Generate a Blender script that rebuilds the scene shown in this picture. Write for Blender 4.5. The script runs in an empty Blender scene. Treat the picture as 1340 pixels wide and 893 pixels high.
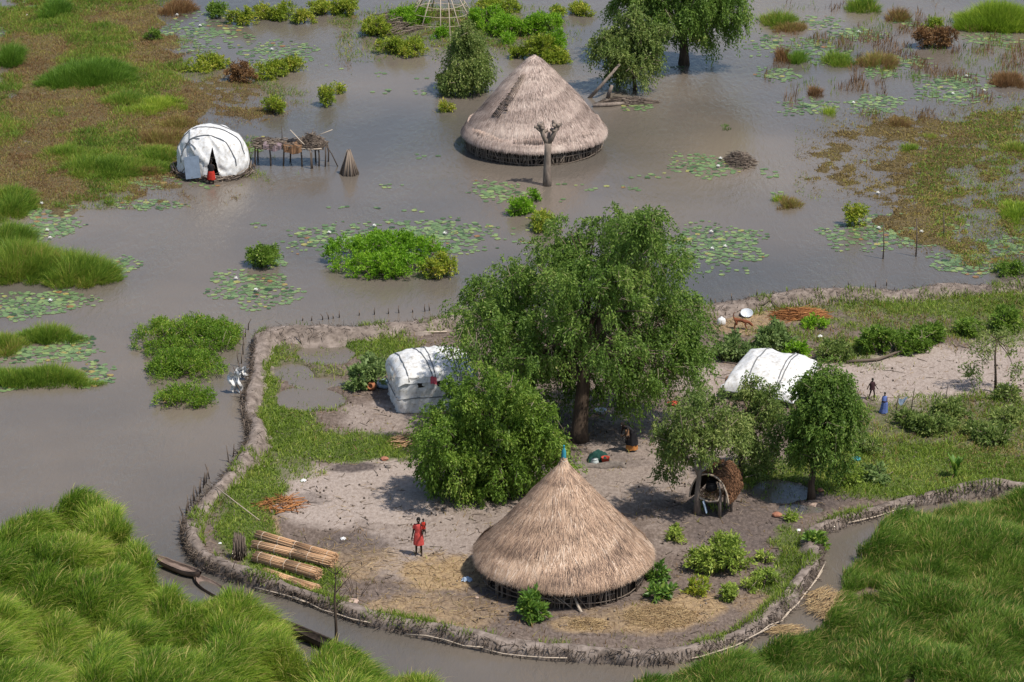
import bpy, bmesh, math, random
import numpy as np
from mathutils import Vector, Matrix

random.seed(11)
RNG = np.random.default_rng(11)
PI = math.pi
R = math.radians
scene = bpy.context.scene
COL = scene.collection

# ------------------------------------------------------------------ camera
F, PITCH, HCAM = 4400.0, R(20.2), 57.0          # focal length in photo pixels, downward pitch, flying height
CP, SP = math.cos(PITCH), math.sin(PITCH)
cam_d = bpy.data.cameras.new('camera')
cam = bpy.data.objects.new('camera', cam_d)
COL.objects.link(cam)
cam.location = (0, 0, HCAM)
cam.rotation_euler = (PI / 2 - PITCH, 0, 0)
cam_d.sensor_width = 36.0
cam_d.lens = 36.0 * F / 1340.0
cam_d.clip_start = 1.0
cam_d.clip_end = 8000.0
scene.camera = cam

# ------------------------------------------------------------------ light
SUN_DIR = Vector((0.40, -0.26, 0.88)).normalized()      # towards the sun
sun_el = math.asin(SUN_DIR.z)
sun_az = math.atan2(SUN_DIR.x, SUN_DIR.y)
world = bpy.data.worlds.new('World')
scene.world = world
world.use_nodes = True
wn = world.node_tree
bg = wn.nodes['Background']
sky = wn.nodes.new('ShaderNodeTexSky')
sky.sky_type = 'NISHITA'
sky.sun_disc = False
sky.sun_elevation = sun_el
sky.sun_rotation = sun_az
sky.air_density = 1.0
sky.dust_density = 1.2
sky.ozone_density = 1.0
wn.links.new(sky.outputs['Color'], bg.inputs['Color'])
bg.inputs['Strength'].default_value = 0.108
sun_d = bpy.data.lights.new('sun', 'SUN')
sun_d.energy = 3.95
sun_d.angle = R(1.4)
sun_d.color = (1.0, 0.945, 0.865)
sun = bpy.data.objects.new('sun', sun_d)
COL.objects.link(sun)
sun.location = (30, 60, 90)
sun.rotation_euler = SUN_DIR.to_track_quat('Z', 'Y').to_euler()

vs = scene.view_settings
vs.view_transform = 'Standard'
vs.look = 'None'
vs.gamma = 1.0
vs.use_curve_mapping = False
vs.exposure = 0.30
scene.render.engine = 'CYCLES'
scene.cycles.use_denoising = True
scene.cycles.max_bounces = 6
scene.cycles.diffuse_bounces = 3
scene.cycles.glossy_bounces = 2
scene.cycles.transmission_bounces = 4
scene.cycles.transparent_max_bounces = 4

# ------------------------------------------------------------------ pixel <-> place
def ray(px, py):
    dx, dy = (px - 670.0) / F, (446.5 - py) / F
    return dx, CP + dy * SP, -SP + dy * CP

def at(px, py, z=0.0):
    d = ray(px, py)
    t = (z - HCAM) / d[2]
    return Vector((d[0] * t, d[1] * t, z))

def on_depth(px, py, Y):
    d = ray(px, py)
    t = Y / d[1]
    return Vector((d[0] * t, Y, HCAM + d[2] * t))

def ppm(px, py):                                  # photo pixels per metre at a ground point
    p = at(px, py)
    return F / (p.y * CP + HCAM * SP)

def proj(x, y, z):
    zz = z - HCAM
    depth = y * CP - zz * SP
    up = y * SP + zz * CP
    return 670.0 + F * x / depth, 446.5 - F * up / depth

# ------------------------------------------------------------------ noise
def _h(ix, iy, seed):
    n = (ix.astype(np.int64) * 374761393 + iy.astype(np.int64) * 668265263 + seed * 1442695041) & 0x7fffffff
    n = ((n ^ (n >> 13)) * 1274126177) & 0x7fffffff
    n = (n ^ (n >> 16)) & 0xffff
    return n / 65535.0

def vnoise(x, y, seed=0):
    x = np.asarray(x, float); y = np.asarray(y, float)
    ix, iy = np.floor(x), np.floor(y)
    fx, fy = x - ix, y - iy
    fx = fx * fx * (3 - 2 * fx); fy = fy * fy * (3 - 2 * fy)
    a = _h(ix, iy, seed); b = _h(ix + 1, iy, seed); c = _h(ix, iy + 1, seed); d = _h(ix + 1, iy + 1, seed)
    return (a * (1 - fx) + b * fx) * (1 - fy) + (c * (1 - fx) + d * fx) * fy

def fbm(x, y, seed=0, octs=4):
    s, a, tot = 0.0, 1.0, 0.0
    for k in range(octs):
        s = s + a * vnoise(x * 2 ** k, y * 2 ** k, seed + k * 17)
        tot += a; a *= 0.5
    return s / tot

def in_poly(px, py, poly):
    inside = np.zeros(px.shape, bool)
    n = len(poly)
    for i in range(n):
        x0, y0 = poly[i]; x1, y1 = poly[(i + 1) % n]
        if y0 == y1: continue
        c = ((y0 > py) != (y1 > py)) & (px < (x1 - x0) * (py - y0) / (y1 - y0) + x0)
        inside ^= c
    return inside

def ell(px, py, cx, cy, rx, ry, soft=0.5):        # 1 inside, 0 outside, soft edge
    d = np.sqrt(((px - cx) / rx) ** 2 + ((py - cy) / ry) ** 2)
    return np.clip((1 + soft / 2 - d) / soft, 0, 1)

# ------------------------------------------------------------------ materials
def new_mat(name):
    m = bpy.data.materials.new(name)
    m.use_nodes = True
    nt = m.node_tree
    nt.nodes.clear()
    out = nt.nodes.new('ShaderNodeOutputMaterial')
    return m, nt, out

def N(nt, kind, **kw):
    n = nt.nodes.new(kind)
    for k, v in kw.items():
        if k in ('op', 'operation'): n.operation = v
        elif k == 'data': n.data_type = v
        elif k == 'blend': n.blend_type = v
        else: n.inputs[k].default_value = v
    return n

def ramp(nt, stops, src):
    r = nt.nodes.new('ShaderNodeValToRGB')
    e = r.color_ramp.elements
    while len(e) < len(stops): e.new(0.5)
    for i, (p, c) in enumerate(stops):
        e[i].position = p; e[i].color = (c[0], c[1], c[2], 1)
    nt.links.new(src, r.inputs[0])
    return r.outputs[0]

def attr(nt, name):
    a = nt.nodes.new('ShaderNodeAttribute'); a.attribute_name = name
    return a.outputs['Fac']

def leaf_mat(name, stops, trans=0.35, gloss=0.25):
    m, nt, out = new_mat(name)
    stops = [(q, (min(c[0] * 1.42, .8), min(c[1] * 1.34, .7), c[2] * 1.1)) for q, c in stops]
    c = ramp(nt, stops, attr(nt, 'rnd'))
    p = N(nt, 'ShaderNodeBsdfPrincipled')
    p.inputs['Roughness'].default_value = 0.5
    p.inputs['Specular IOR Level'].default_value = gloss
    nt.links.new(c, p.inputs['Base Color'])
    t = N(nt, 'ShaderNodeBsdfTranslucent')
    nt.links.new(c, t.inputs['Color'])
    mx = N(nt, 'ShaderNodeMixShader'); mx.inputs[0].default_value = trans
    nt.links.new(p.outputs[0], mx.inputs[1]); nt.links.new(t.outputs[0], mx.inputs[2])
    nt.links.new(mx.outputs[0], out.inputs[0])
    return m

def rnd_mat(name, stops, rough=0.8):
    m, nt, out = new_mat(name)
    c = ramp(nt, stops, attr(nt, 'rnd'))
    p = N(nt, 'ShaderNodeBsdfPrincipled'); p.inputs['Roughness'].default_value = rough
    p.inputs['Specular IOR Level'].default_value = 0.15
    nt.links.new(c, p.inputs['Base Color']); nt.links.new(p.outputs[0], out.inputs[0])
    return m

def noisy_mat(name, stops, scale=4.0, rough=0.8, bump=0.3, stretch=(1, 1, 1), detail=6.0, dist=0.05, spec=0.2):
    m, nt, out = new_mat(name)
    tc = N(nt, 'ShaderNodeTexCoord')
    mp = N(nt, 'ShaderNodeMapping'); mp.inputs['Scale'].default_value = stretch
    nt.links.new(tc.outputs['Object'], mp.inputs[0])
    no = N(nt, 'ShaderNodeTexNoise', Scale=scale, Detail=detail, Roughness=0.65)
    nt.links.new(mp.outputs[0], no.inputs['Vector'])
    c = ramp(nt, stops, no.outputs['Fac'])
    p = N(nt, 'ShaderNodeBsdfPrincipled'); p.inputs['Roughness'].default_value = rough
    p.inputs['Specular IOR Level'].default_value = spec
    nt.links.new(c, p.inputs['Base Color'])
    if bump:
        b = N(nt, 'ShaderNodeBump', Strength=bump, Distance=dist)
        nt.links.new(no.outputs['Fac'], b.inputs['Height']); nt.links.new(b.outputs[0], p.inputs['Normal'])
    nt.links.new(p.outputs[0], out.inputs[0])
    return m

def two(a, b, lo=0.3, hi=0.7): return [(lo, a), (hi, b)]

M = {}
M['grass_bright'] = leaf_mat('bright grass', [(0, (.07, .13, .012)), (.5, (.19, .30, .03)), (1, (.38, .44, .08))], trans=.45)
M['grass_tall'] = leaf_mat('tall bank grass', [(0, (.04, .095, .011)), (.3, (.11, .215, .024)), (.6, (.215, .325, .04)), (.88, (.36, .42, .09)), (1, (.48, .42, .18))], trans=.45)
M['grass_meadow'] = leaf_mat('meadow grass', [(0, (.03, .075, .011)), (.35, (.07, .15, .019)), (.7, (.135, .225, .034)), (.92, (.23, .30, .07)), (1, (.38, .31, .14))], trans=.42)
M['grass_short'] = leaf_mat('short turf', [(0, (.07, .115, .016)), (.5, (.15, .235, .035)), (1, (.30, .34, .09))], trans=.4)
M['grass_dark'] = leaf_mat('dark grass', [(0, (.04, .09, .012)), (.5, (.085, .18, .02)), (1, (.20, .30, .055))])
M['grass_mixed'] = leaf_mat('mixed marsh grass', [(0, (.045, .095, .014)), (.4, (.115, .21, .027)), (.75, (.21, .28, .045)), (.93, (.32, .30, .09)), (1, (.36, .25, .12))], trans=.42)
M['grass_brown'] = leaf_mat('brown marsh grass', [(0, (.10, .06, .035)), (.4, (.23, .145, .075)), (.65, (.22, .20, .065)), (.8, (.20, .24, .05)), (1, (.36, .26, .13))], trans=.4)
M['grass_olive'] = leaf_mat('olive floating weed', [(0, (.085, .06, .03)), (.4, (.17, .125, .05)), (.75, (.22, .18, .06)), (1, (.24, .26, .06))])
M['sedge_red'] = leaf_mat('reddish sedge', [(0, (.08, .05, .03)), (.5, (.17, .095, .05)), (1, (.26, .18, .09))])
M['leaf_tree'] = leaf_mat('feathery tree leaf', [(0, (.045, .09, .018)), (.45, (.105, .19, .038)), (.8, (.19, .28, .07)), (1, (.36, .38, .17))], trans=.46)
M['leaf_round'] = leaf_mat('round tree leaf', [(0, (.052, .105, .016)), (.45, (.12, .215, .034)), (.8, (.205, .30, .06)), (1, (.33, .38, .12))], trans=.46)
M['leaf_pale'] = leaf_mat('pale tree leaf', [(0, (.06, .105, .03)), (.5, (.135, .20, .055)), (1, (.30, .34, .14))], trans=.42)
M['leaf_marsh'] = leaf_mat('marsh plant leaf', [(0, (.045, .10, .012)), (.4, (.11, .215, .024)), (.75, (.20, .29, .04)), (.93, (.34, .34, .08)), (1, (.40, .24, .11))], trans=.42)
M['leaf_bright'] = leaf_mat('bright shrub leaf', [(0, (.06, .14, .01)), (.5, (.14, .30, .02)), (1, (.28, .43, .05))], trans=.45)
M['leaf_yellow'] = leaf_mat('yellow green shrub leaf', [(0, (.075, .125, .014)), (.4, (.17, .25, .028)), (.75, (.31, .34, .05)), (1, (.46, .38, .10))], trans=.4)
M['leaf_garden'] = leaf_mat('garden plant leaf', [(0, (.08, .13, .025)), (.5, (.20, .29, .055)), (1, (.40, .45, .13))], trans=.38)
M['leaf_gourd'] = leaf_mat('gourd leaf', [(0, (.07, .12, .04)), (.5, (.14, .215, .08)), (1, (.26, .33, .15))])
M['leaf_gloss'] = leaf_mat('glossy broad leaf', [(0, (.04, .10, .018)), (.5, (.10, .20, .03)), (1, (.30, .38, .08))], gloss=.5)
M['lily'] = leaf_mat('lily pad', [(0, (.022, .048, .02)), (.3, (.068, .118, .052)), (.6, (.115, .185, .088)), (.85, (.18, .245, .10)), (.95, (.25, .23, .08)), (1, (.19, .11, .05))], trans=.1, gloss=.6)
M['petal'] = noisy_mat('white petal', two((.75, .74, .68), (.85, .84, .8)), 8, .5, 0)
M['thatch_warm'] = rnd_mat('warm thatch', [(0, (.125, .088, .068)), (.2, (.29, .195, .142)), (.5, (.50, .335, .228)), (.78, (.645, .465, .33)), (1, (.77, .62, .49))])
M['thatch_grey'] = rnd_mat('weathered thatch', [(0, (.14, .105, .085)), (.25, (.34, .255, .215)), (.6, (.54, .42, .355)), (1, (.70, .58, .49))])
M['thatch_tip'] = rnd_mat('orange ridge straw', [(0, (.18, .10, .05)), (.5, (.42, .26, .12)), (1, (.58, .42, .22))])
M['reed'] = rnd_mat('dry reed', [(0, (.20, .11, .06)), (.4, (.45, .265, .14)), (1, (.68, .46, .28))])
M['reed_cut'] = rnd_mat('fallen orange branches', [(0, (.14, .06, .025)), (.5, (.36, .15, .055)), (1, (.50, .25, .10))])
M['crib_thatch'] = rnd_mat('brown crib thatch', [(0, (.05, .028, .018)), (.5, (.17, .085, .045)), (1, (.36, .20, .11))])
M['straw'] = rnd_mat('scattered straw', [(0, (.16, .10, .06)), (.5, (.38, .26, .13)), (1, (.58, .44, .24))])
M['stick'] = rnd_mat('grey brown stick', [(0, (.045, .035, .028)), (.5, (.15, .115, .09)), (1, (.33, .27, .21))])
M['stick_pale'] = rnd_mat('pale stick', [(0, (.24, .19, .14)), (.5, (.40, .32, .24)), (1, (.55, .46, .36))])
M['bark'] = noisy_mat('dark bark', two((.035, .025, .018), (.12, .085, .06)), 5, .9, .8, (1, 1, .2))
M['bark_pale'] = noisy_mat('pale bark', two((.13, .10, .08), (.30, .245, .20)), 6, .9, .6, (1, 1, .3))
M['twig'] = noisy_mat('pale twig', two((.16, .125, .09), (.34, .27, .20)), 8, .8, 0)
M['dark_inside'] = noisy_mat('dark daub and inner shade', two((.018, .015, .012), (.045, .036, .03)), 5, .95, .3)  # near-black daub, also used to paint shade in gaps and openings
M['tarp'] = noisy_mat('white tarpaulin', [(.28, (.66, .65, .62)), (.5, (.80, .80, .79)), (.8, (.84, .84, .84))], 1.6, .45, .25, dist=.06, spec=.35)
m, nt, out = new_mat('white tarpaulin')
tc = N(nt, 'ShaderNodeTexCoord')
n1 = N(nt, 'ShaderNodeTexNoise', Scale=1.1, Detail=6.0, Roughness=.6); nt.links.new(tc.outputs['Object'], n1.inputs['Vector'])
n2 = N(nt, 'ShaderNodeTexNoise', Scale=1.5, Detail=3.0); n2.noise_type = 'RIDGED_MULTIFRACTAL'; nt.links.new(tc.outputs['Object'], n2.inputs['Vector'])
n3 = N(nt, 'ShaderNodeTexNoise', Scale=5.0, Detail=8.0, Roughness=.7); nt.links.new(tc.outputs['Object'], n3.inputs['Vector'])
c = ramp(nt, [(.32, (.36, .32, .27)), (.42, (.58, .56, .52)), (.56, (.71, .705, .695)), (.8, (.76, .76, .76))], n3.outputs['Fac'])
p = N(nt, 'ShaderNodeBsdfPrincipled', Roughness=.5); nt.links.new(c, p.inputs['Base Color'])
b = N(nt, 'ShaderNodeBump', Strength=.28, Distance=.08); nt.links.new(n2.outputs['Fac'], b.inputs['Height'])
nt.links.new(b.outputs[0], p.inputs['Normal']); nt.links.new(p.outputs[0], out.inputs[0])
M['tarp'] = m
M['strap'] = noisy_mat('grey seam strap', two((.12, .125, .13), (.2, .205, .21)), 12, .7, 0)
M['mud'] = noisy_mat('dried mud', [(.3, (.085, .066, .055)), (.48, (.185, .148, .122)), (.72, (.33, .27, .23))], 2.0, .95, .7, dist=.08, detail=9)
M['clay'] = noisy_mat('hearth clay', two((.10, .085, .075), (.24, .20, .17)), 6, .95, .6)
M['skin'] = noisy_mat('dark brown skin', two((.028, .017, .012), (.045, .028, .019)), 14, .5, 0)
M['hair'] = noisy_mat('black hair', two((.008, .007, .006), (.016, .014, .012)), 30, .8, .3)
M['eye'] = noisy_mat('eye white', two((.6, .58, .52), (.7, .68, .62)), 10, .3, 0)
def cloth(name, c, var=.7, scale=6):
    M[name] = noisy_mat(name.replace('_', ' '), two(tuple(v * var for v in c), c), scale, .85, .3)
cloth('coral_cloth', (.68, .10, .085), .6, 14)
cloth('pink_cloth', (.62, .12, .16))
cloth('red_cloth', (.50, .04, .025))
cloth('black_cloth', (.022, .021, .024))
cloth('maroon_cloth', (.055, .025, .028))
cloth('orange_cloth', (.58, .24, .07))
cloth('brown_cloth', (.27, .15, .08))
cloth('blue_cloth', (.14, .20, .48))
cloth('pale_blue_cloth', (.40, .50, .62))
cloth('green_cloth', (.018, .07, .055))
cloth('white_cloth', (.76, .75, .72), .85)
cloth('mauve_cloth', (.27, .20, .21))
cloth('teal_plastic', (.05, .30, .38))
cloth('pale_plastic', (.62, .68, .66))
cloth('red_plastic', (.50, .08, .05))
cloth('sheet_metal', (.20, .25, .32), .75, 3)
cloth('clay_pot', (.42, .17, .08))
cloth('black_pot', (.012, .012, .013))
cloth('dog_fur', (.22, .075, .035), .6)
M['basin'] = noisy_mat('enamel basin', two((.5, .53, .56), (.66, .68, .70)), 4, .25, 0, spec=.6)
M['canoe'] = noisy_mat('weathered canoe wood', two((.10, .07, .055), (.27, .20, .165)), 3, .85, .5, (.4, 3, 2))
M['canoe_dark'] = noisy_mat('wet canoe wood', two((.03, .023, .018), (.10, .075, .06)), 3, .7, .5, (.4, 3, 2))

# ------------------------------------------------------------------ mesh helpers
def mesh_np(name, V, faces_flat, loop_tot, rnd=None, smooth=False):
    me = bpy.data.meshes.new(name)
    V = np.asarray(V, np.float32).reshape(-1, 3)
    me.vertices.add(len(V)); me.vertices.foreach_set('co', V.ravel())
    faces_flat = np.asarray(faces_flat, np.int32).ravel()
    loop_tot = np.asarray(loop_tot, np.int32).ravel()
    me.loops.add(len(faces_flat)); me.loops.foreach_set('vertex_index', faces_flat)
    me.polygons.add(len(loop_tot))
    st = np.concatenate([[0], np.cumsum(loop_tot)[:-1]]).astype(np.int32)
    me.polygons.foreach_set('loop_start', st)
    me.polygons.foreach_set('loop_total', loop_tot)
    if smooth: me.polygons.foreach_set('use_smooth', np.ones(len(loop_tot), bool))
    me.update(calc_edges=True)
    if rnd is not None:
        a = me.attributes.new('rnd', 'FLOAT', 'POINT')
        a.data.foreach_set('value', np.asarray(rnd, np.float32).ravel())
    return me

class Mass:                                       # collects blades, leaves and sticks, then makes one mesh
    def __init__(self): self.V, self.Fl, self.L, self.Rn, self.n = [], [], [], [], 0
    def add(self, V, faces, lens, rnd_per_item, k):
        n = V.shape[0]
        self.V.append(V.reshape(-1, 3))
        idx = (np.asarray(faces)[None, :] + (np.arange(n) * k)[:, None]) + self.n
        self.Fl.append(idx.ravel()); self.L.append(np.tile(lens, n))
        self.Rn.append(np.repeat(np.clip(rnd_per_item, 0, 1), k)); self.n += n * k
    def mesh(self, name):
        if not self.V: return mesh_np(name, np.zeros((3, 3)), [0, 1, 2], [3], np.zeros(3))
        return mesh_np(name, np.concatenate(self.V), np.concatenate(self.Fl), np.concatenate(self.L), np.concatenate(self.Rn))

def add_blades(ms, P, h, w, lean, rnd, az=None, curl=.3):
    n = len(P)
    if n == 0: return
    if az is None: az = RNG.uniform(0, 2 * PI, n)
    side = np.stack([np.cos(az), np.sin(az), np.zeros(n)], 1) * (w * .5)[:, None]
    ll = np.hypot(lean[:, 0], lean[:, 1])
    rows = []
    for t, ws in ((0, 1), (.38, .85), (.74, .55)):
        c = P + np.stack([lean[:, 0] * h * t ** 1.6, lean[:, 1] * h * t ** 1.6, h * (t - curl * ll * t * t)], 1)
        rows += [c - side * ws, c + side * ws]
    rows.append(P + np.stack([lean[:, 0] * h, lean[:, 1] * h, h * (1 - curl * ll)], 1))
    ms.add(np.stack(rows, 1), [0, 1, 3, 2, 2, 3, 5, 4, 4, 5, 6], [4, 4, 3], rnd, 7)

def unit(v): return v / np.maximum(np.linalg.norm(v, axis=1, keepdims=True), 1e-9)

def add_leaves(ms, P, D, L, W, rnd):              # diamond leaves from P along D
    n = len(P)
    if n == 0: return
    D = unit(D)
    s = unit(np.cross(D, RNG.normal(size=(n, 3))))
    L = L[:, None]; W = W[:, None]
    V = np.stack([P, P + D * L * .45 + s * W * .5, P + D * L, P + D * L * .45 - s * W * .5], 1)
    ms.add(V, [0, 1, 2, 3], [4], rnd, 4)

def add_sticks(ms, A, B, r, rnd, sides=4, taper=.6):   # straight tapering prisms from A to B
    n = len(A)
    if n == 0: return
    D = unit(B - A)
    ref = np.where(np.abs(D[:, 2:3]) > .9, np.array([[1., 0, 0]]), np.array([[0, 0, 1.]]))
    u = unit(np.cross(D, ref)); v = np.cross(D, u)
    rows = []
    for C, k in ((A, 1), (B, taper)):
        for j in range(sides):
            a = 2 * PI * j / sides
            rows.append(C + (u * math.cos(a) + v * math.sin(a)) * (r * k)[:, None])
    f, l = [], []
    for j in range(sides):
        j2 = (j + 1) % sides
        f += [j, j2, sides + j2, sides + j]; l.append(4)
    f += list(range(sides - 1, -1, -1)); l.append(sides)
    f += list(range(sides, 2 * sides)); l.append(sides)
    ms.add(np.stack(rows, 1), f, l, rnd, 2 * sides)

class MB:                                         # small hand-made shapes
    def __init__(self): self.V, self.Fc, self.rn = [], [], []
    def tube(self, pts, radii, sides=8, rnd=.5, caps=True):
        pts = [Vector(p) for p in pts]; n = len(pts); base = len(self.V)
        if not isinstance(radii, (list, tuple)): radii = [radii] * n
        u = None
        for i, p in enumerate(pts):
            d = (pts[min(i + 1, n - 1)] - pts[max(i - 1, 0)]).normalized()
            if u is None:
                u = d.cross(Vector((0, 0, 1)) if abs(d.z) < .9 else Vector((1, 0, 0))).normalized()
            else:
                u = (u - d * u.dot(d)).normalized()
            v = d.cross(u)
            for j in range(sides):
                a = 2 * PI * j / sides
                self.V.append(p + (u * math.cos(a) + v * math.sin(a)) * radii[i]); self.rn.append(rnd)
        for i in range(n - 1):
            for j in range(sides):
                j2 = (j + 1) % sides
                self.Fc.append((base + i * sides + j, base + i * sides + j2, base + (i + 1) * sides + j2, base + (i + 1) * sides + j))
        if caps:
            self.Fc.append(tuple(base + j for j in range(sides - 1, -1, -1)))
            self.Fc.append(tuple(base + (n - 1) * sides + j for j in range(sides)))
        return self
    def lathe(self, prof, sides=20, c=(0, 0, 0), sx=1, sy=1, rnd=.5, cap=True):
        base = len(self.V); c = Vector(c)
        for r_, z in prof:
            for j in range(sides):
                a = 2 * PI * j / sides
                self.V.append(c + Vector((r_ * sx * math.cos(a), r_ * sy * math.sin(a), z))); self.rn.append(rnd)
        for i in range(len(prof) - 1):
            for j in range(sides):
                j2 = (j + 1) % sides
                self.Fc.append((base + i * sides + j, base + i * sides + j2, base + (i + 1) * sides + j2, base + (i + 1) * sides + j))
        if cap:
            self.Fc.append(tuple(base + j for j in range(sides - 1, -1, -1)))
            k = base + (len(prof) - 1) * sides
            self.Fc.append(tuple(k + j for j in range(sides)))
        return self
    def grid(self, fn, nu, nv, closed_u=False, rnd=.5):
        base = len(self.V)
        for i in range(nv):
            for j in range(nu):
                self.V.append(Vector(fn(j / (nu if closed_u else nu - 1), i / (nv - 1)))); self.rn.append(rnd)
        for i in range(nv - 1):
            for j in range(nu if closed_u else nu - 1):
                j2 = (j + 1) % nu
                self.Fc.append((base + i * nu + j, base + i * nu + j2, base + (i + 1) * nu + j2, base + (i + 1) * nu + j))
        return self
    def box(self, c, s, rot=None, rnd=.5):
        base = len(self.V); c = Vector(c)
        for x in (-.5, .5):
            for y in (-.5, .5):
                for z in (-.5, .5):
                    p = Vector((x * s[0], y * s[1], z * s[2]))
                    if rot is not None: p = rot @ p
                    self.V.append(c + p); self.rn.append(rnd)
        for f in ((0, 1, 3, 2), (4, 6, 7, 5), (0, 4, 5, 1), (2, 3, 7, 6), (0, 2, 6, 4), (1, 5, 7, 3)):
            self.Fc.append(tuple(base + k for k in f))
        return self
    def jitter(self, a):
        self.V = [v + Vector((random.uniform(-a, a), random.uniform(-a, a), random.uniform(-a, a))) for v in self.V]
        return self
    def mesh(self, name, smooth=True):
        me = bpy.data.meshes.new(name)
        me.from_pydata([tuple(v) for v in self.V], [], self.Fc)
        if smooth: me.polygons.foreach_set('use_smooth', [True] * len(me.polygons))
        at_ = me.attributes.new('rnd', 'FLOAT', 'POINT'); at_.data.foreach_set('value', self.rn)
        me.update()
        return me

def obj(name, me, mat, parent=None, loc=None, rotz=None):
    o = bpy.data.objects.new(name, me)
    if mat is not None and not me.materials: me.materials.append(M[mat] if isinstance(mat, str) else mat)
    COL.objects.link(o)
    if parent is not None: o.parent = parent
    if loc is not None: o.location = loc
    if rotz is not None: o.rotation_euler = (0, 0, rotz)
    return o

def tag(o, label, cat, group=None, kind=None):
    o['label'] = label; o['category'] = cat
    if group: o['group'] = group
    if kind: o['kind'] = kind
    return o

def thing(name, label, cat, loc=(0, 0, 0), rotz=0, group=None):
    o = bpy.data.objects.new(name, None)
    COL.objects.link(o); o.location = loc; o.rotation_euler = (0, 0, rotz)
    o.empty_display_size = .3
    return tag(o, label, cat, group)

def struct(name, me, mat):
    o = obj(name, me, mat); o['kind'] = 'structure'; return o

def dup(root, loc, rotz, label=None, scale=None, group=None):
    r = root.copy(); COL.objects.link(r); r.location = loc; r.rotation_euler = (0, 0, rotz)
    if label: r['label'] = label
    if group: r['group'] = group
    if scale: r.scale = (scale,) * 3
    for ch in list(root.children):
        c = ch.copy(); COL.objects.link(c); c.parent = r
        for g in list(ch.children):
            d = g.copy(); COL.objects.link(d); d.parent = c
    return r

def catmull(pts, step):
    pts = [Vector(p) for p in pts]
    P = [pts[0] * 2 - pts[1]] + pts + [pts[-1] * 2 - pts[-2]]
    out = []
    for i in range(1, len(P) - 2):
        a, b, c, d = P[i - 1], P[i], P[i + 1], P[i + 2]
        n = max(1, int((c - b).length / step))
        for k in range(n):
            t = k / n
            out.append(.5 * ((2 * b) + (c - a) * t + (2 * a - 5 * b + 4 * c - d) * t * t + (3 * b - a - 3 * c + d) * t ** 3))
    out.append(pts[-1])
    return out
LAND = 0.12

# ================================================================== SETTING
DIKE_PX = [(1420, 366), (1345, 369), (1290, 374), (1240, 378), (1180, 383), (1110, 384), (1050, 388), (1000, 393), (960, 400), (925, 404), (880, 408),
           (800, 411), (720, 413), (650, 415), (595, 418), (550, 424), (505, 428), (465, 433), (420, 436), (380, 436), (350, 442), (341, 462),
           (337, 490), (330, 515), (330, 540), (338, 558), (333, 585), (312, 612), (290, 636), (268, 657), (252, 683), (253, 707),
           (268, 727), (300, 742), (345, 757), (395, 772), (440, 787), (490, 803), (545, 815), (600, 827), (660, 838), (720, 845),
           (790, 852), (850, 855), (900, 850), (945, 836), (985, 815), (1022, 788), (1048, 760), (1062, 730), (1062, 706), (1068, 690),
           (1095, 678), (1140, 664), (1180, 652), (1220, 645), (1270, 639), (1345, 634), (1420, 630)]
ISLAND = DIKE_PX + [(1700, 640), (1700, 366)]
BANK_R = [(775, 934), (850, 900), (928, 880), (998, 862), (1050, 842), (1084, 818), (1098, 792), (1110, 764), (1124, 740), (1150, 712), (1166, 692),
          (1215, 677), (1300, 662), (1420, 654), (1800, 646), (1800, 1260), (650, 1260), (735, 975)]
BANK_L = [(-300, 720), (0, 726), (60, 706), (105, 682), (142, 702), (165, 736), (190, 766), (208, 796), (235, 822), (300, 826), (352, 842), (370, 868),
          (372, 890), (405, 906), (440, 896), (545, 904), (590, 930), (620, 1260), (-300, 1260)]
POOLS = [(405, 522, 46, 15), (428, 462, 36, 14), (384, 487, 26, 12), (420, 500, 40, 8), (1022, 642, 38, 15), (1045, 665, 30, 8)]
SAND = [(470, 640, 120, 48, 1), (430, 655, 80, 34, 1), (880, 600, 150, 60, .55), (700, 640, 200, 50, .5), (560, 700, 90, 40, .6), (1210, 490, 130, 40, 1), (1330, 480, 90, 45, .9), (1100, 498, 60, 30, .7), (500, 550, 55, 30, .55),
        (930, 500, 50, 30, .7), (480, 570, 60, 14, .4), (900, 700, 60, 40, .35), (530, 740, 50, 20, .6), (1090, 590, 40, 30, .2)]
STRAW = [(585, 752, 70, 26, .9), (470, 735, 60, 25, .5), (560, 800, 110, 22, .55), (850, 808, 70, 22, .95), (900, 796, 50, 22, .8), (765, 820, 40, 11, .9), (990, 790, 40, 18, .4), (1010, 412, 60, 14, .7), (350, 690, 14, 26, .7),
         (1290, 598, 50, 18, .6), (965, 425, 40, 14, .6), (1040, 800, 30, 12, .5)]
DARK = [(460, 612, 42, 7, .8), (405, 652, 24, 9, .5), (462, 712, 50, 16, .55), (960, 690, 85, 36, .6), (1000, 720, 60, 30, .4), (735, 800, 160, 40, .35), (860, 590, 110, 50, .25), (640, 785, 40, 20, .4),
        (480, 592, 30, 6, .4), (1080, 640, 60, 26, .8), (1150, 585, 100, 30, .3), (930, 655, 70, 26, .45), (800, 603, 50, 10, .5)]
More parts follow.
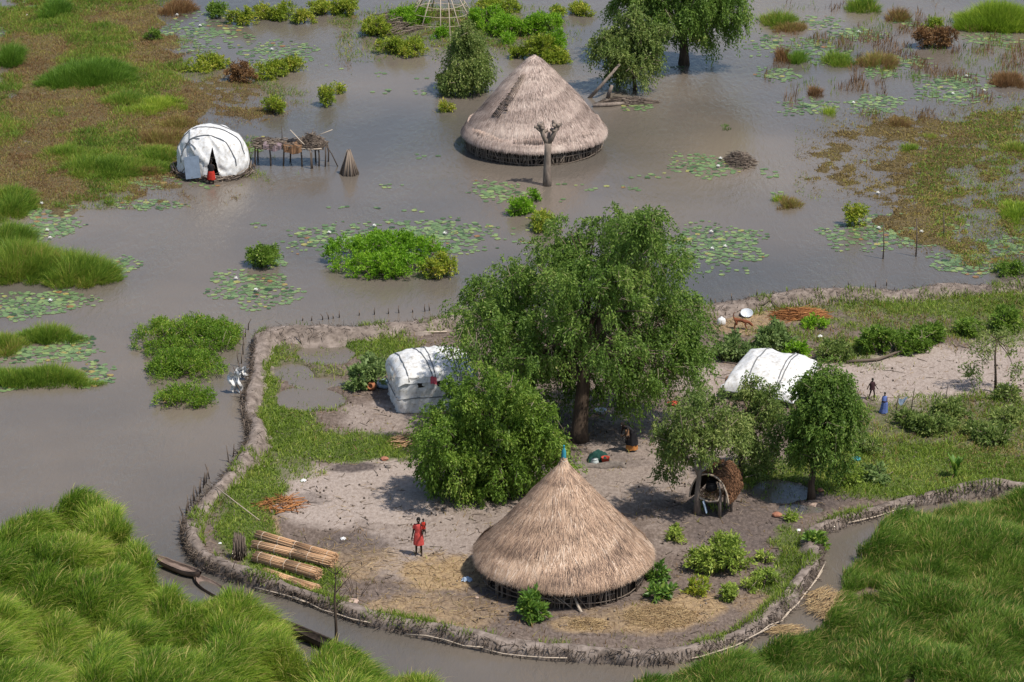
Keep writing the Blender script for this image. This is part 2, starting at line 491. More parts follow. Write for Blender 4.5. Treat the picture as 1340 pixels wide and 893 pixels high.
GREEN = [(372, 560, 46, 36, 1), (450, 585, 95, 18, 1), (330, 630, 40, 40, .9), (318, 690, 36, 38, .95), (376, 756, 62, 34, 1), (410, 770, 34, 12, .5), (352, 492, 18, 42, .9), (400, 468, 40, 16, .5), (480, 455, 62, 14, .9),
         (505, 472, 30, 14, .6), (1210, 618, 150, 36, 1.2), (1330, 600, 60, 30, .4), (1110, 398, 200, 14, .5), (1230, 398, 140, 18, .7), (1180, 425, 120, 16, .4), (1310, 425, 80, 28, .5), (1040, 440, 70, 14, .3), (1110, 460, 50, 20, .5),
         (1035, 725, 24, 36, .7), (1020, 765, 36, 20, .55), (1190, 560, 120, 36, .45), (1100, 570, 60, 40, .4), (1030, 625, 70, 22, .7), (1300, 560, 80, 40, .5), (390, 535, 60, 10, .5), (410, 490, 40, 8, .4), (370, 610, 40, 20, .5), (300, 660, 26, 30, .5), (930, 660, 20, 12, .2)]
MARSH = [(60, 190, 230, 85, 1), (110, 60, 120, 110, 1), (215, 150, 70, 60, .8), (300, 130, 90, 40, .55), (1270, 275, 130, 55, 1), (1330, 310, 90, 60, 1), (1200, 222, 150, 46, .9), (1320, 200, 90, 64, .95), (1180, 178, 130, 30, .78), (1110, 195, 80, 16, .7), (1260, 150, 90, 20, .55),
         (600, 35, 130, 34, .8), (480, 60, 40, 40, .5)]

def mask(list_, px, py, nz):
    m = np.zeros(px.shape)
    for cx, cy, rx, ry, st in list_:
        m = np.maximum(m, st * ell(px + nz * rx * .6, py + nz * ry * .6, cx, cy, rx, ry, .55))
    return np.clip(m, 0, 1)

def dike_dist(px, py):                            # rough distance in photo pixels (rows stretched) to the dike line
    d = np.full(px.shape, 1e9)
    for (x0, y0), (x1, y1) in zip(DIKE_PX[:-1], DIKE_PX[1:]):
        ux, uy = x1 - x0, (y1 - y0) * 2.6
        t = np.clip(((px - x0) * ux + (py - y0) * 2.6 * uy) / (ux * ux + uy * uy), 0, 1)
        d = np.minimum(d, np.hypot(px - x0 - t * ux, (py - y0) * 2.6 - t * uy))
    return d

def ground_fields(X, Y):
    px, py = proj(X, Y, 0.1)
    nz = (fbm(X * .45, Y * .45, 3) - .5) * 1.1 + (fbm(X * 1.7, Y * 1.3, 13) - .5) * .8
    n2 = fbm(X * 1.6, Y * 1.6, 9)
    isl = in_poly(px, py, ISLAND)
    br = in_poly(px + nz * 14, py + nz * 9, BANK_R)
    bl = in_poly(px + nz * 10, py + nz * 6, BANK_L)
    marsh = mask(MARSH, px, py, nz)
    z = np.full(X.shape, -.55)
    z = np.maximum(z, -.55 + np.minimum(marsh * 1.5, 1.02) * .55 + (n2 - .5) * .22 * marsh + (fbm(X * .35, Y * .16, 44) - .5) * .22 + .07 * (px < 460) * (marsh > .5))
    z = np.where(br | bl, .06 + (n2 - .5) * .08, z)
    pool = np.zeros(X.shape)
    for cx, cy, rx, ry in POOLS:
        pool = np.maximum(pool, ell(px + nz * 14, py + nz * 6, cx, cy, rx, ry, .35))
    zi = LAND + (fbm(X * .5, Y * .5, 5) - .5) * .10 + (n2 - .5) * .05
    zi = zi - pool * (.17 + .16 * n2)
    z = np.where(isl, zi, z)
    return dict(px=px, py=py, nz=nz, n2=n2, isl=isl, bank=br | bl, br=br, bl=bl, marsh=marsh, z=z, pool=pool)

def land_z(x, y):
    g = ground_fields(np.array([x], float), np.array([y], float))
    return float(g['z'][0])

def gat(px, py):                                  # a point on the land under a photo pixel
    p = at(px, py, LAND)
    for _ in range(3):
        z = land_z(p.x, p.y)
        p = at(px, py, max(z, -.4))
    return p

GX0, GX1, GY0, GY1, GS = -62.0, 62.0, 98.0, 262.0, 0.2
nx, ny = int((GX1 - GX0) / GS) + 1, int((GY1 - GY0) / GS) + 1
xs, ys = np.linspace(GX0, GX1, nx), np.linspace(GY0, GY1, ny)
XX, YY = np.meshgrid(xs, ys)
g = ground_fields(XX.ravel(), YY.ravel())
sand = mask(SAND, g['px'], g['py'], g['nz']) * g['isl']
straw = np.maximum(mask(STRAW, g['px'], g['py'], g['nz']) * g['isl'], g['bank'] * .35)
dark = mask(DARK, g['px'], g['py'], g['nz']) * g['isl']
green = np.maximum(mask(GREEN, g['px'], g['py'], g['nz']) * g['isl'], g['bank'] * .25)
weedy = np.clip(g['marsh'] * 2, 0, 1) * (1 - g['isl'])
idx = np.arange(nx * ny).reshape(ny, nx)
fq = np.stack([idx[:-1, :-1], idx[:-1, 1:], idx[1:, 1:], idx[1:, :-1]], -1).reshape(-1, 4)
# the same sheet runs on to the horizon as a coarse skirt
sk = [(-4000, -4000), (4000, -4000), (4000, 6000), (-4000, 6000)]
V = np.concatenate([np.stack([XX.ravel(), YY.ravel(), g['z']], 1), np.array([(a, b, -.55) for a, b in sk])])
nb = nx * ny
c0, c1, c2, c3 = 0, nx - 1, nx * ny - 1, nx * (ny - 1)
bot = list(idx[0, :]); right = list(idx[:, -1]); top = list(idx[-1, ::-1]); left = list(idx[::-1, 0])
skirt = [[nb, nb + 1] + bot[::-1], [nb + 1, nb + 2] + right[::-1], [nb + 2, nb + 3] + top[::-1], [nb + 3, nb] + left[::-1]]
gm = mesh_np('ground', V, np.concatenate([fq.ravel()] + [np.array(s) for s in skirt]), np.concatenate([np.full(len(fq), 4)] + [[len(s)] for s in skirt]), smooth=True)
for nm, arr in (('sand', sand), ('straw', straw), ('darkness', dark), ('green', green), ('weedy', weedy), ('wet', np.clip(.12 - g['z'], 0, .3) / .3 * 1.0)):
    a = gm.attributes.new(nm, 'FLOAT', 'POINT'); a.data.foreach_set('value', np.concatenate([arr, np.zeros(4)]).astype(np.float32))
m, nt, out = new_mat('bare earth')
tc = N(nt, 'ShaderNodeTexCoord')
n1 = N(nt, 'ShaderNodeTexNoise', Scale=.9, Detail=10.0, Roughness=.7); nt.links.new(tc.outputs['Object'], n1.inputs['Vector'])
mp = N(nt, 'ShaderNodeMapping'); mp.inputs['Scale'].default_value = (1.0, .55, 1); nt.links.new(tc.outputs['Object'], mp.inputs[0])
n2 = N(nt, 'ShaderNodeTexNoise', Scale=7.0, Detail=8.0, Roughness=.75); nt.links.new(mp.outputs[0], n2.inputs['Vector'])
soil = ramp(nt, [(.3, (.07, .051, .041)), (.5, (.145, .111, .09)), (.7, (.25, .195, .162))], n2.outputs['Fac'])
sandc = ramp(nt, [(.28, (.20, .155, .128)), (.5, (.325, .265, .225)), (.70, (.425, .36, .315))], n2.outputs['Fac'])
strawc = ramp(nt, [(.3, (.15, .105, .075)), (.5, (.31, .215, .12)), (.72, (.46, .34, .19))], n2.outputs['Fac'])
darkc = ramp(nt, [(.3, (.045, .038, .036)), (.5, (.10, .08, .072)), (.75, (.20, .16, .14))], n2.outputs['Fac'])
greenc = ramp(nt, [(.3, (.045, .065, .018)), (.5, (.085, .115, .03)), (.75, (.15, .15, .055))], n2.outputs['Fac'])
def blend(base, top, a, amp=.9):                  # layer one soil over another, its edge broken up by noise
    th = N(nt, 'ShaderNodeMath', op='ADD'); nt.links.new(attr(nt, a), th.inputs[0])
    sub = N(nt, 'ShaderNodeMath', op='SUBTRACT'); nt.links.new(n1.outputs['Fac'], sub.inputs[0]); sub.inputs[1].default_value = .5
    mul = N(nt, 'ShaderNodeMath', op='MULTIPLY'); nt.links.new(sub.outputs[0], mul.inputs[0]); mul.inputs[1].default_value = amp
    nt.links.new(mul.outputs[0], th.inputs[1])
    par = N(nt, 'ShaderNodeMapRange'); par.inputs['From Min'].default_value = .22; par.inputs['From Max'].default_value = .78
    nt.links.new(th.outputs[0], par.inputs['Value'])
    mx = N(nt, 'ShaderNodeMix', data='RGBA')
    nt.links.new(par.outputs[0], mx.inputs[0]); nt.links.new(base, mx.inputs[6]); nt.links.new(top, mx.inputs[7])
    return mx.outputs[2]
c = blend(soil, sandc, 'sand', .7)
c = blend(c, strawc, 'straw', 1.2)
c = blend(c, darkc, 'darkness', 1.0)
c = blend(c, greenc, 'green', 1.1)
weedc = ramp(nt, [(.3, (.05, .04, .022)), (.5, (.115, .09, .045)), (.72, (.20, .15, .075))], n2.outputs['Fac'])
c = blend(c, weedc, 'weedy', .6)
wetm = N(nt, 'ShaderNodeMix', data='RGBA', blend='MULTIPLY')
nt.links.new(attr(nt, 'wet'), wetm.inputs[0]); nt.links.new(c, wetm.inputs[6]); wetm.inputs[7].default_value = (.5, .46, .42, 1)
p = N(nt, 'ShaderNodeBsdfPrincipled', Roughness=.95); p.inputs['Specular IOR Level'].default_value = .1
nt.links.new(wetm.outputs[2], p.inputs['Base Color'])
b = N(nt, 'ShaderNodeBump', Strength=.55, Distance=.07); nt.links.new(n2.outputs['Fac'], b.inputs['Height']); nt.links.new(b.outputs[0], p.inputs['Normal'])
nt.links.new(p.outputs[0], out.inputs[0])
struct('ground', gm, m)

# water: muddy and calm, small wind ripples
m, nt, out = new_mat('muddy flood water')
tc = N(nt, 'ShaderNodeTexCoord')
mp = N(nt, 'ShaderNodeMapping'); mp.inputs['Scale'].default_value = (1.0, 1.0, 1); mp.inputs['Rotation'].default_value = (0, 0, .25)
nt.links.new(tc.outputs['Object'], mp.inputs[0])
big = N(nt, 'ShaderNodeTexNoise', Scale=.045, Detail=4.0, Roughness=.5); nt.links.new(mp.outputs[0], big.inputs['Vector'])
rip = N(nt, 'ShaderNodeTexNoise', Scale=1.5, Detail=5.0, Roughness=.62); rip.inputs['Distortion'].default_value = .4
mp2 = N(nt, 'ShaderNodeMapping'); mp2.inputs['Scale'].default_value = (2.4, .8, 1); mp2.inputs['Rotation'].default_value = (0, 0, -.35)
nt.links.new(tc.outputs['Object'], mp2.inputs[0]); nt.links.new(mp2.outputs[0], rip.inputs['Vector'])
col = ramp(nt, [(.32, (.085, .078, .068)), (.5, (.130, .109, .088)), (.68, (.185, .149, .112))], big.outputs['Fac'])
p = N(nt, 'ShaderNodeBsdfPrincipled', Roughness=.10, IOR=1.33)
nt.links.new(col, p.inputs['Base Color'])
gust = N(nt, 'ShaderNodeTexNoise', Scale=.09, Detail=3.0); nt.links.new(mp2.outputs[0], gust.inputs['Vector'])
gr = N(nt, 'ShaderNodeMapRange'); gr.inputs['From Min'].default_value = .38; gr.inputs['From Max'].default_value = .66; gr.inputs['To Min'].default_value = .25; gr.inputs['To Max'].default_value = 1.0
nt.links.new(gust.outputs['Fac'], gr.inputs['Value'])
rm = N(nt, 'ShaderNodeMath', op='MULTIPLY'); nt.links.new(rip.outputs['Fac'], rm.inputs[0]); nt.links.new(gr.outputs[0], rm.inputs[1])
b = N(nt, 'ShaderNodeBump', Strength=.9, Distance=.085); nt.links.new(rm.outputs[0], b.inputs['Height']); nt.links.new(b.outputs[0], p.inputs['Normal'])
nt.links.new(p.outputs[0], out.inputs[0])
wm = mesh_np('water', [(-4000, -3990, 0), (3990, -3990, 0), (3990, 5990, 0), (-3990, 5990, 0)], [0, 1, 2, 3], [4])
struct('water', wm, m)

# ------------------------------------------------------------------ the mud dike round the yard
dike_line = [at(px, py, .38) for px, py in DIKE_PX]
for v in dike_line: v.z = 0
path = catmull(dike_line, .16)
npth = len(path)
P = np.array([(v.x, v.y) for v in path])
T = np.gradient(P, axis=0); T /= np.linalg.norm(T, axis=1, keepdims=True)
NO = np.stack([-T[:, 1], T[:, 0]], 1)             # left of the walking direction
# walking order runs anticlockwise seen from above, so the yard lies on the left
S = np.concatenate([[0], np.cumsum(np.linalg.norm(np.diff(P, axis=0), axis=1))])
wide = .40 + .26 * (vnoise(S * .28, S * 0, 4) - .35)
high = .44 + .48 * (vnoise(S * .4, S * 0 + 3, 8) - .5)
px_, py_ = proj(P[:, 0], P[:, 1], .3)
topside = (py_ < 450)
wide = wide * .9 + np.where(topside, .20, 0)
prof_d = prof = [(-1.25, -.5), (-1.1, -.08), (-1.0, .25), (-.88, .62), (-.68, .9), (-.4, 1.0), (-.1, 1.04), (.2, 1.0), (.5, .88), (.8, .62), (1.05, .34), (1.4, .12), (1.8, -.1)]
rows = []
for k, (u, h) in enumerate(prof):
    jit = (fbm(S * 1.7 + k * .45, S * 0 + k * .55, 21) - .5)
    jz = (fbm(S * 2.3 + k * .5, S * 0 + k * .7, 31) - .5)
    off = u * wide + jit * .30
    x = P[:, 0] + NO[:, 0] * off
    y = P[:, 1] + NO[:, 1] * off
    rows.append(np.stack([x, y, h * high + .06 + jz * .20 * (h > .1)], 1))
Vd = np.stack(rows, 1)
K = len(prof)
ii = np.arange(npth * K).reshape(npth, K)
fq = np.stack([ii[:-1, :-1], ii[:-1, 1:], ii[1:, 1:], ii[1:, :-1]], -1).reshape(-1, 4)
dm = mesh_np('mud_dike', Vd.reshape(-1, 3), fq.ravel(), np.full(len(fq), 4), smooth=True)
dike = obj('mud_dike', dm, 'mud')
tag(dike, 'long winding bank of dried mud walling the yard off from the flood', 'mud bank')
# dry grass, roots and short sticks packed into the water side
ms = Mass()
sel = RNG.integers(0, npth, 7000)
w8 = np.where(topside[sel], .35, 1.0)
sel = sel[RNG.random(len(sel)) < w8]
u = RNG.uniform(-1.12, -.62, len(sel))
hh = np.interp(u, [q[0] for q in prof], [q[1] for q in prof])
A = np.stack([P[sel, 0] + NO[sel, 0] * u * wide[sel], P[sel, 1] + NO[sel, 1] * u * wide[sel], hh * high[sel] + .09], 1)
dr = np.stack([-NO[sel, 0] * .28, -NO[sel, 1] * .28, RNG.uniform(-.7, .25, len(sel))], 1) + RNG.normal(0, .35, (len(sel), 3))
B = A + unit(dr) * RNG.uniform(.12, .42, len(sel))[:, None]
add_sticks(ms, A, B, RNG.uniform(.008, .022, len(sel)), RNG.beta(2, 2.4, len(sel)) * .9, 3)
sel = RNG.integers(0, npth, 5000)
sel = sel[RNG.random(len(sel)) < np.where(topside[sel], 1.0, .16)]
u = RNG.uniform(-.6, 1.2, len(sel))
hh = np.interp(u, [q[0] for q in prof], [q[1] for q in prof])
A = np.stack([P[sel, 0] + NO[sel, 0] * u * wide[sel], P[sel, 1] + NO[sel, 1] * u * wide[sel], hh * high[sel] + .10], 1)
dr = np.stack([NO[sel, 0] * u * .5, NO[sel, 1] * u * .5, -.3 * np.abs(u)], 1) + RNG.normal(0, .45, (len(sel), 3)) * np.array([1, 1, .5])
add_sticks(ms, A, A + unit(dr) * RNG.uniform(.1, .4, len(sel))[:, None], RNG.uniform(.006, .016, len(sel)), RNG.beta(2, 2.2, len(sel)) * .9, 3)
obj('wattle_facing', ms.mesh('wattle_facing'), 'stick', dike)
# long thin rails laid along the water side at the bottom
def rail(px0, px1, seed):
    rr = random.Random(seed)
    k0 = int(np.argmin(np.hypot(px_ - px0[0], (py_ - px0[1]) * 2.5))); k1 = int(np.argmin(np.hypot(px_ - px1[0], (py_ - px1[1]) * 2.5)))
    pts = []
    for k in range(k0, k1, 5):
        pts.append((P[k, 0] - NO[k, 0] * (wide[k] * 1.22 + rr.uniform(-.05, .08)), P[k, 1] - NO[k, 1] * (wide[k] * 1.22 + rr.uniform(-.05, .08)), .13 + rr.uniform(-.05, .12)))
    if len(pts) > 2:
        obj('rail', MB().tube(pts, .028, 5, .8).mesh('rail'), 'stick_pale', dike)
for i, (a, b) in enumerate([((350, 757), (420, 780)), ((395, 770), (520, 810)), ((545, 815), (650, 838)), ((640, 835), (760, 850)), ((880, 852), (1010, 800)), ((960, 830), (1062, 735)), ((1000, 800), (1060, 720)), ((1100, 676), (1200, 650))]):
    rail(a, b, i)

# ================================================================== HUTS
def hut_roof(prof, n, seed, rmin=0.0, rag=.16, length=(.35, .8)):
    """thatch: a cone skin under many straws laid down the slope"""
    rs = np.array([q[0] for q in prof]); zs = np.array([q[1] for q in prof])     # from eave to apex
    def rz(t): return np.interp(t, np.linspace(0, 1, len(rs)), rs), np.interp(t, np.linspace(0, 1, len(rs)), zs)
    ms = Mass()
    sides, rings = 96, 26
    th = np.linspace(0, 2 * PI, sides, endpoint=False)
    V = []
    for i in range(rings):
        r_, z_ = rz(np.array([i / (rings - 1)]))
        wob = 1 + .05 * (fbm(np.cos(th) * 2.2 + 9, np.sin(th) * 2.2 + i * .3, seed) - .5) * 2
        V.append(np.stack([np.cos(th) * max(r_[0] - .05, .02) * wob, np.sin(th) * max(r_[0] - .05, .02) * wob, np.full(sides, z_[0] - .03)], 1))
    V = np.stack(V, 0).reshape(-1, 3)
    ii = np.arange(sides * rings).reshape(rings, sides)
    jj = np.roll(ii, -1, 1)
    f = np.stack([ii[:-1], jj[:-1], jj[1:], ii[1:]], -1).reshape(-1)
    ms.V.append(V); ms.Fl.append(f); ms.L.append(np.full(len(f) // 4, 4)); ms.Rn.append(np.full(len(V), .35)); ms.n += len(V)
    rg = np.random.default_rng(seed)
    # straw by area: more at large radius; a share forms the ragged eave
    t = 1 - np.sqrt(rg.random(n)); t = np.clip(t, 0, .995)
    eave = rg.random(n) < .14
    t[eave] = rg.uniform(0, .05, eave.sum())
    a = rg.uniform(0, 2 * PI, n)
    r0, z0 = rz(t); r1, z1 = rz(np.minimum(t + .02, 1))
    up = unit(np.stack([(r1 - r0) * np.cos(a), (r1 - r0) * np.sin(a), z1 - z0], 1))
    wob = 1 + .05 * (fbm(np.cos(a) * 2.2 + 9, np.sin(a) * 2.2 + t * 25 * .3, seed) - .5) * 2
    st = t * 7 + .5 * fbm(a * 2.2, t * 0, seed + 41)
    lift = rg.uniform(.0, .05, n) + .028 * (1 - (st - np.floor(st)))
    Pm = np.stack([np.cos(a) * (r0 * wob + lift), np.sin(a) * (r0 * wob + lift), z0 + lift], 1)
    tang = np.stack([-np.sin(a), np.cos(a), np.zeros(n)], 1)
    D = unit(-up + tang * rg.normal(0, .20, n)[:, None] + np.stack([np.cos(a), np.sin(a), np.zeros(n)], 1) * rg.normal(.02, .07, n)[:, None])
    L = rg.uniform(length[0], length[1], n)
    L = np.where(eave, L * .42 + rag * (fbm(a * 5, a * 0, seed + 4) - .3), L)
    Wd = rg.uniform(.011, .025, n)
    clump = .55 * fbm(a * r0 * .9 + 40, t * 7, seed + 7) + .45 * fbm(a * r0 * 3.2, t * 3.0, seed + 9)
    big_ = fbm(a * r0 * .35 + 11, t * 2.6 + 3, seed + 31)
    rn = np.clip(.5 + (clump - .5) * 1.5 + (big_ - .5) * .55 + rg.normal(0, .20, n), 0, 1)
    B = Pm + D * L[:, None] * .5; A = Pm - D * L[:, None] * .5
    s = unit(np.cross(D, np.stack([np.cos(a), np.sin(a), np.full(n, .7)], 1))) * (Wd * .5)[:, None]
    nrm = np.stack([np.cos(a), np.sin(a), np.full(n, .9)], 1) * .012
    V4 = np.stack([A - s, A + s, (A + B) / 2 + s + nrm, B, (A + B) / 2 - s + nrm], 1)
    ms.add(V4, [0, 1, 2, 4, 4, 2, 3], [4, 3], rn, 5)
    return ms

def hut_wall(rw, h, n, seed, lean=.06):
    rg = np.random.default_rng(seed)
    ms = Mass()
    a = np.sort(rg.uniform(0, 2 * PI, n)); rr = rw + rg.normal(0, .035, n)
    A = np.stack([np.cos(a) * rr, np.sin(a) * rr, np.full(n, -.25)], 1)
    a2 = a + rg.normal(0, lean, n) * .6
    r2 = rw - .05 + rg.normal(0, .04, n)
    B = np.stack([np.cos(a2) * r2, np.sin(a2) * r2, h * rg.uniform(.8, 1.05, n)], 1)
    add_sticks(ms, A, B, rg.uniform(.018, .045, n), rg.uniform(.25, 1.0, n), 5, .75)
    n = n // 3
    a = rg.uniform(0, 2 * PI, n); rr = rw + .05 + rg.normal(0, .03, n)
    A = np.stack([np.cos(a) * rr, np.sin(a) * rr, h * rg.uniform(-.1, .4, n)], 1); a2 = a + rg.normal(0, .09, n)
    B = np.stack([np.cos(a2) * rr, np.sin(a2) * rr, h * rg.uniform(.3, .95, n)], 1)
    add_sticks(ms, A, B, rg.uniform(.012, .03, n), rg.uniform(.3, 1.0, n), 5, .7)
    return ms

def hoop(rw, z, th, seed, a0=0, a1=2 * PI, wob=.05):
    rr = random.Random(seed); pts = []
    n = 48
    for i in range(n + 1):
        a = a0 + (a1 - a0) * i / n
        pts.append(((rw + rr.uniform(-.02, .04)) * math.cos(a), (rw + rr.uniform(-.02, .04)) * math.sin(a), z + wob * math.sin(3 * a + seed) + rr.uniform(-.015, .015)))
    return MB().tube(pts, th, 5, .65).mesh('wall_hoop')

def cyl_inner(r, h):
    return MB().lathe([(r, -.3), (r, h)], 40, cap=False).mesh('inner_wall')

# near hut
hp = at(737, 753, LAND)
hut = thing('round_hut', 'round hut with warm straw thatch and a teal bottle on its tip', 'hut', hp)
prof = [(3.86, 1.02), (3.78, 1.14), (3.27, 1.64), (2.64, 2.30), (1.97, 3.00), (1.32, 3.68), (.76, 4.25), (.38, 4.62), (.20, 4.82), (.13, 4.95)]
obj('thatch_roof', hut_roof(prof, 85000, 3, rag=.30).mesh('thatch_roof'), 'thatch_warm', hut)
# straw bound tighter round the tip
ms = Mass(); n = 900
a = RNG.uniform(0, 2 * PI, n); t = RNG.random(n)
r_ = np.interp(t, [0, 1], [.66, .15]) ; z_ = np.interp(t, [0, 1], [4.2, 4.95])
A = np.stack([np.cos(a) * r_, np.sin(a) * r_, z_ + .02], 1)
B = A + np.stack([np.cos(a) * .16, np.sin(a) * .16, np.full(n, -.3)], 1) + RNG.normal(0, .03, (n, 3))
add_sticks(ms, A, B, np.full(n, .010), RNG.random(n), 3)
obj('ridge_straw', ms.mesh('ridge_straw'), 'thatch_tip', hut)
obj('stick_wall', hut_wall(3.58, 1.12, 260, 5).mesh('stick_wall'), 'stick', hut)
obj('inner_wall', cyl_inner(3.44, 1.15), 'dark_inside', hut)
for z_, k in ((.22, 1), (.52, 4)):
    obj('wall_hoop', hoop(3.61, z_, .022, k, wob=.08), 'stick', hut)
obj('roof_pot', MB().lathe([(.10, 4.86), (.17, 4.93), (.19, 5.02), (.15, 5.10), (.16, 5.13)], 16).mesh('roof_pot'), 'pale_plastic', hut)
obj('roof_bottle', MB().lathe([(.085, 5.12), (.10, 5.2), (.095, 5.5), (.06, 5.6), (.035, 5.66), (.035, 5.72), (.045, 5.73), (.045, 5.77)], 14).mesh('roof_bottle'), 'teal_plastic', hut)
# torn place at the eave, bare rafter ends showing
mb = MB()
for k in range(7):
    a_ = R(-118) + (k - 3) * .045
    mb.tube([(3.0 * math.cos(a_), 3.0 * math.sin(a_), 1.42), (3.98 * math.cos(a_ + random.uniform(-.04, .04)), 3.98 * math.sin(a_), .66 + random.uniform(-.08, .1))], .022, 5, .35)
obj('rafter_ends', mb.mesh('rafter_ends'), 'stick', hut)
# propped stick in front of the wall
mb = MB(); a_ = R(-83)
mb.tube([(3.5 * math.cos(a_), 3.5 * math.sin(a_), .55), (3.75 * math.cos(a_ + .03), 3.75 * math.sin(a_ + .03), .22), (4.05 * math.cos(a_ + .06), 4.05 * math.sin(a_ + .06), .03)], [.05, .06, .07], 6, .8)
obj('prop_stick', mb.mesh('prop_stick'), 'stick_pale', hut)

hut.scale = (.93, .93, 1)
# far hut, standing in the flood
hp2 = at(699, 191, 0)
hut2 = thing('round_hut', 'weathered grey thatched hut standing in brown flood water, with bare battens where straw is missing', 'hut', hp2)
prof2 = [(4.40, .92), (4.34, 1.06), (4.02, 1.42), (3.54, 1.98), (2.86, 2.82), (2.10, 3.67), (1.32, 4.50), (.68, 5.10), (.30, 5.42), (.10, 5.52)]
rf2 = obj('thatch_roof', hut_roof(prof2, 85000, 8, rag=.22, length=(.25, .6)).mesh('thatch_roof'), 'thatch_grey', hut2)
ms = Mass(); n = 700
a = R(-110) + RNG.normal(0, .38, n); t = RNG.random(n)
r_ = np.interp(t, [0, 1], [.62, .12]); z_ = np.interp(t, [0, 1], [5.0, 5.5])
A = np.stack([np.cos(a) * r_, np.sin(a) * r_, z_ + .06], 1)
B = A + np.stack([np.cos(a) * .35, np.sin(a) * .35, np.full(n, -.42)], 1) + RNG.normal(0, .04, (n, 3))
add_sticks(ms, A, B, np.full(n, .012), RNG.random(n), 3)
for k in range(60):
    a_ = RNG.uniform(0, 2 * PI); A = np.array([[.1 * math.cos(a_), .1 * math.sin(a_), 5.42]]); B = A + np.array([[RNG.normal(0, .12), RNG.normal(0, .12), RNG.uniform(.05, .2)]])
    add_sticks(ms, A, B, np.array([.012]), np.array([.3]), 3)
obj('ridge_straw', ms.mesh('ridge_straw'), 'thatch_tip', hut2)
obj('stick_wall', hut_wall(4.20, 1.0, 330, 15, .10).mesh('stick_wall'), 'stick', hut2)
obj('inner_wall', cyl_inner(4.02, 1.0), 'dark_inside', hut2)
obj('wall_hoop', hoop(4.24, .10, .024, 2, wob=.06), 'stick', hut2)
obj('wall_hoop', hoop(4.22, .42, .025, 5, wob=.03), 'stick', hut2)
# the torn patch: dark strips over the thatch paint the shade between battens
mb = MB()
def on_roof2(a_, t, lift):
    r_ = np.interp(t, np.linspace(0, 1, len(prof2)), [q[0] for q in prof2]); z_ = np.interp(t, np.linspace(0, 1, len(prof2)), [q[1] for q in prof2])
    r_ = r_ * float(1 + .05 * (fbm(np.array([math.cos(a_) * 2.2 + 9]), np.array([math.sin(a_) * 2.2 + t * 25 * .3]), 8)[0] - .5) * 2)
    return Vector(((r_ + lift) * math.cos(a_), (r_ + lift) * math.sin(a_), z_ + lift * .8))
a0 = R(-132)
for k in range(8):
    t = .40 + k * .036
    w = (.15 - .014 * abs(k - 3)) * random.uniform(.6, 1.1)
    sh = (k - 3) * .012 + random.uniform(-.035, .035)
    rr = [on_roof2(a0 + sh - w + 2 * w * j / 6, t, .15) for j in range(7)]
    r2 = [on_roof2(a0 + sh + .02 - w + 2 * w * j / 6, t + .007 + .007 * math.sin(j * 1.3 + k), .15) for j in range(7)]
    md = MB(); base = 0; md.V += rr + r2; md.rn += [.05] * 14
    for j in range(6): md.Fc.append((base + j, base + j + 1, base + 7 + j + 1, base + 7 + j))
    obj('thatch_gap_shade', md.mesh('thatch_gap_shade'), 'dark_inside', hut2)
for j in range(5):
    w = -.10 + .05 * j
    mb.tube([on_roof2(a0 - .08 + w * .8, .38, .16), on_roof2(a0 + .1 + w, .54, .17), on_roof2(a0 + .2 + w, .70, .16)], .018, 5, .5)
obj('battens', mb.mesh('battens'), 'stick', hut2)
# lower course ring of thatch
ms = Mass(); n = 2600
a = RNG.uniform(0, 2 * PI, n)
rr = 4.02 + RNG.normal(0, .03, n)
A = np.stack([np.cos(a) * rr, np.sin(a) * rr, 1.52 + .10 * np.sin(a * 7) + RNG.normal(0, .03, n)], 1)
B = A + np.stack([np.cos(a) * .20, np.sin(a) * .20, np.full(n, -.30)], 1) + RNG.normal(0, .03, (n, 3))
add_sticks(ms, A, B, np.full(n, .014), RNG.beta(2, 2, n) * .9, 3)
obj('eave_course', ms.mesh('eave_course'), 'thatch_grey', hut2)

hut2.scale = (.94, .94, .965)
# unfinished hut frame
fp = at(577, 27, .05)
fr = thing('hut_frame', 'bare conical hut frame of bent pale poles and hoops without thatch, among shrubs', 'hut frame', fp)
rb, hz, n = 2.25, 3.1, 11
for k in range(n):
    a_ = 2 * PI * k / n + .15
    obj('pole', MB().tube([(rb * 1.08 * math.cos(a_), rb * 1.08 * math.sin(a_), -.2), (rb * .62 * math.cos(a_), rb * .62 * math.sin(a_), hz * .5), (.07 * math.cos(a_), .07 * math.sin(a_), hz)], [.042, .035, .025], 6, .8).mesh('pole'), 'stick_pale', fr)
for k, t in enumerate((.03, .2, .37, .54, .7, .84)):
    r_ = rb * (1.05 - t * (1.0 - .06 * math.sin(t * PI)))
    obj('hoop', hoop(r_, hz * t + .05, .022, k, wob=.03), 'stick_pale', fr)
pb = at(590, 78, 0)
obj('standing_pole', MB().tube([(0, 0, -.4), (-.05, 0, 1.9), (-.12, 0, 3.7)], [.04, .035, .03], 6, .7).mesh('standing_pole'), 'stick_pale', None, pb)
tag(bpy.data.objects['standing_pole'], 'tall thin pale pole standing alone in the water in front of the bare hut frame', 'pole')

# ================================================================== TARP SHELTERS
def wrinkle(x, y, z, s, seed):
    n1 = fbm(x * s + z * .7, y * s + z * .9, seed, 3) - .5
    n2 = fbm(x * s * .9 + z * 1.3 + 7, y * s * .9 - z + 3, seed + 40, 2)
    return n1 + .55 * (.5 - min(1, abs(n2 - .5) * 5))

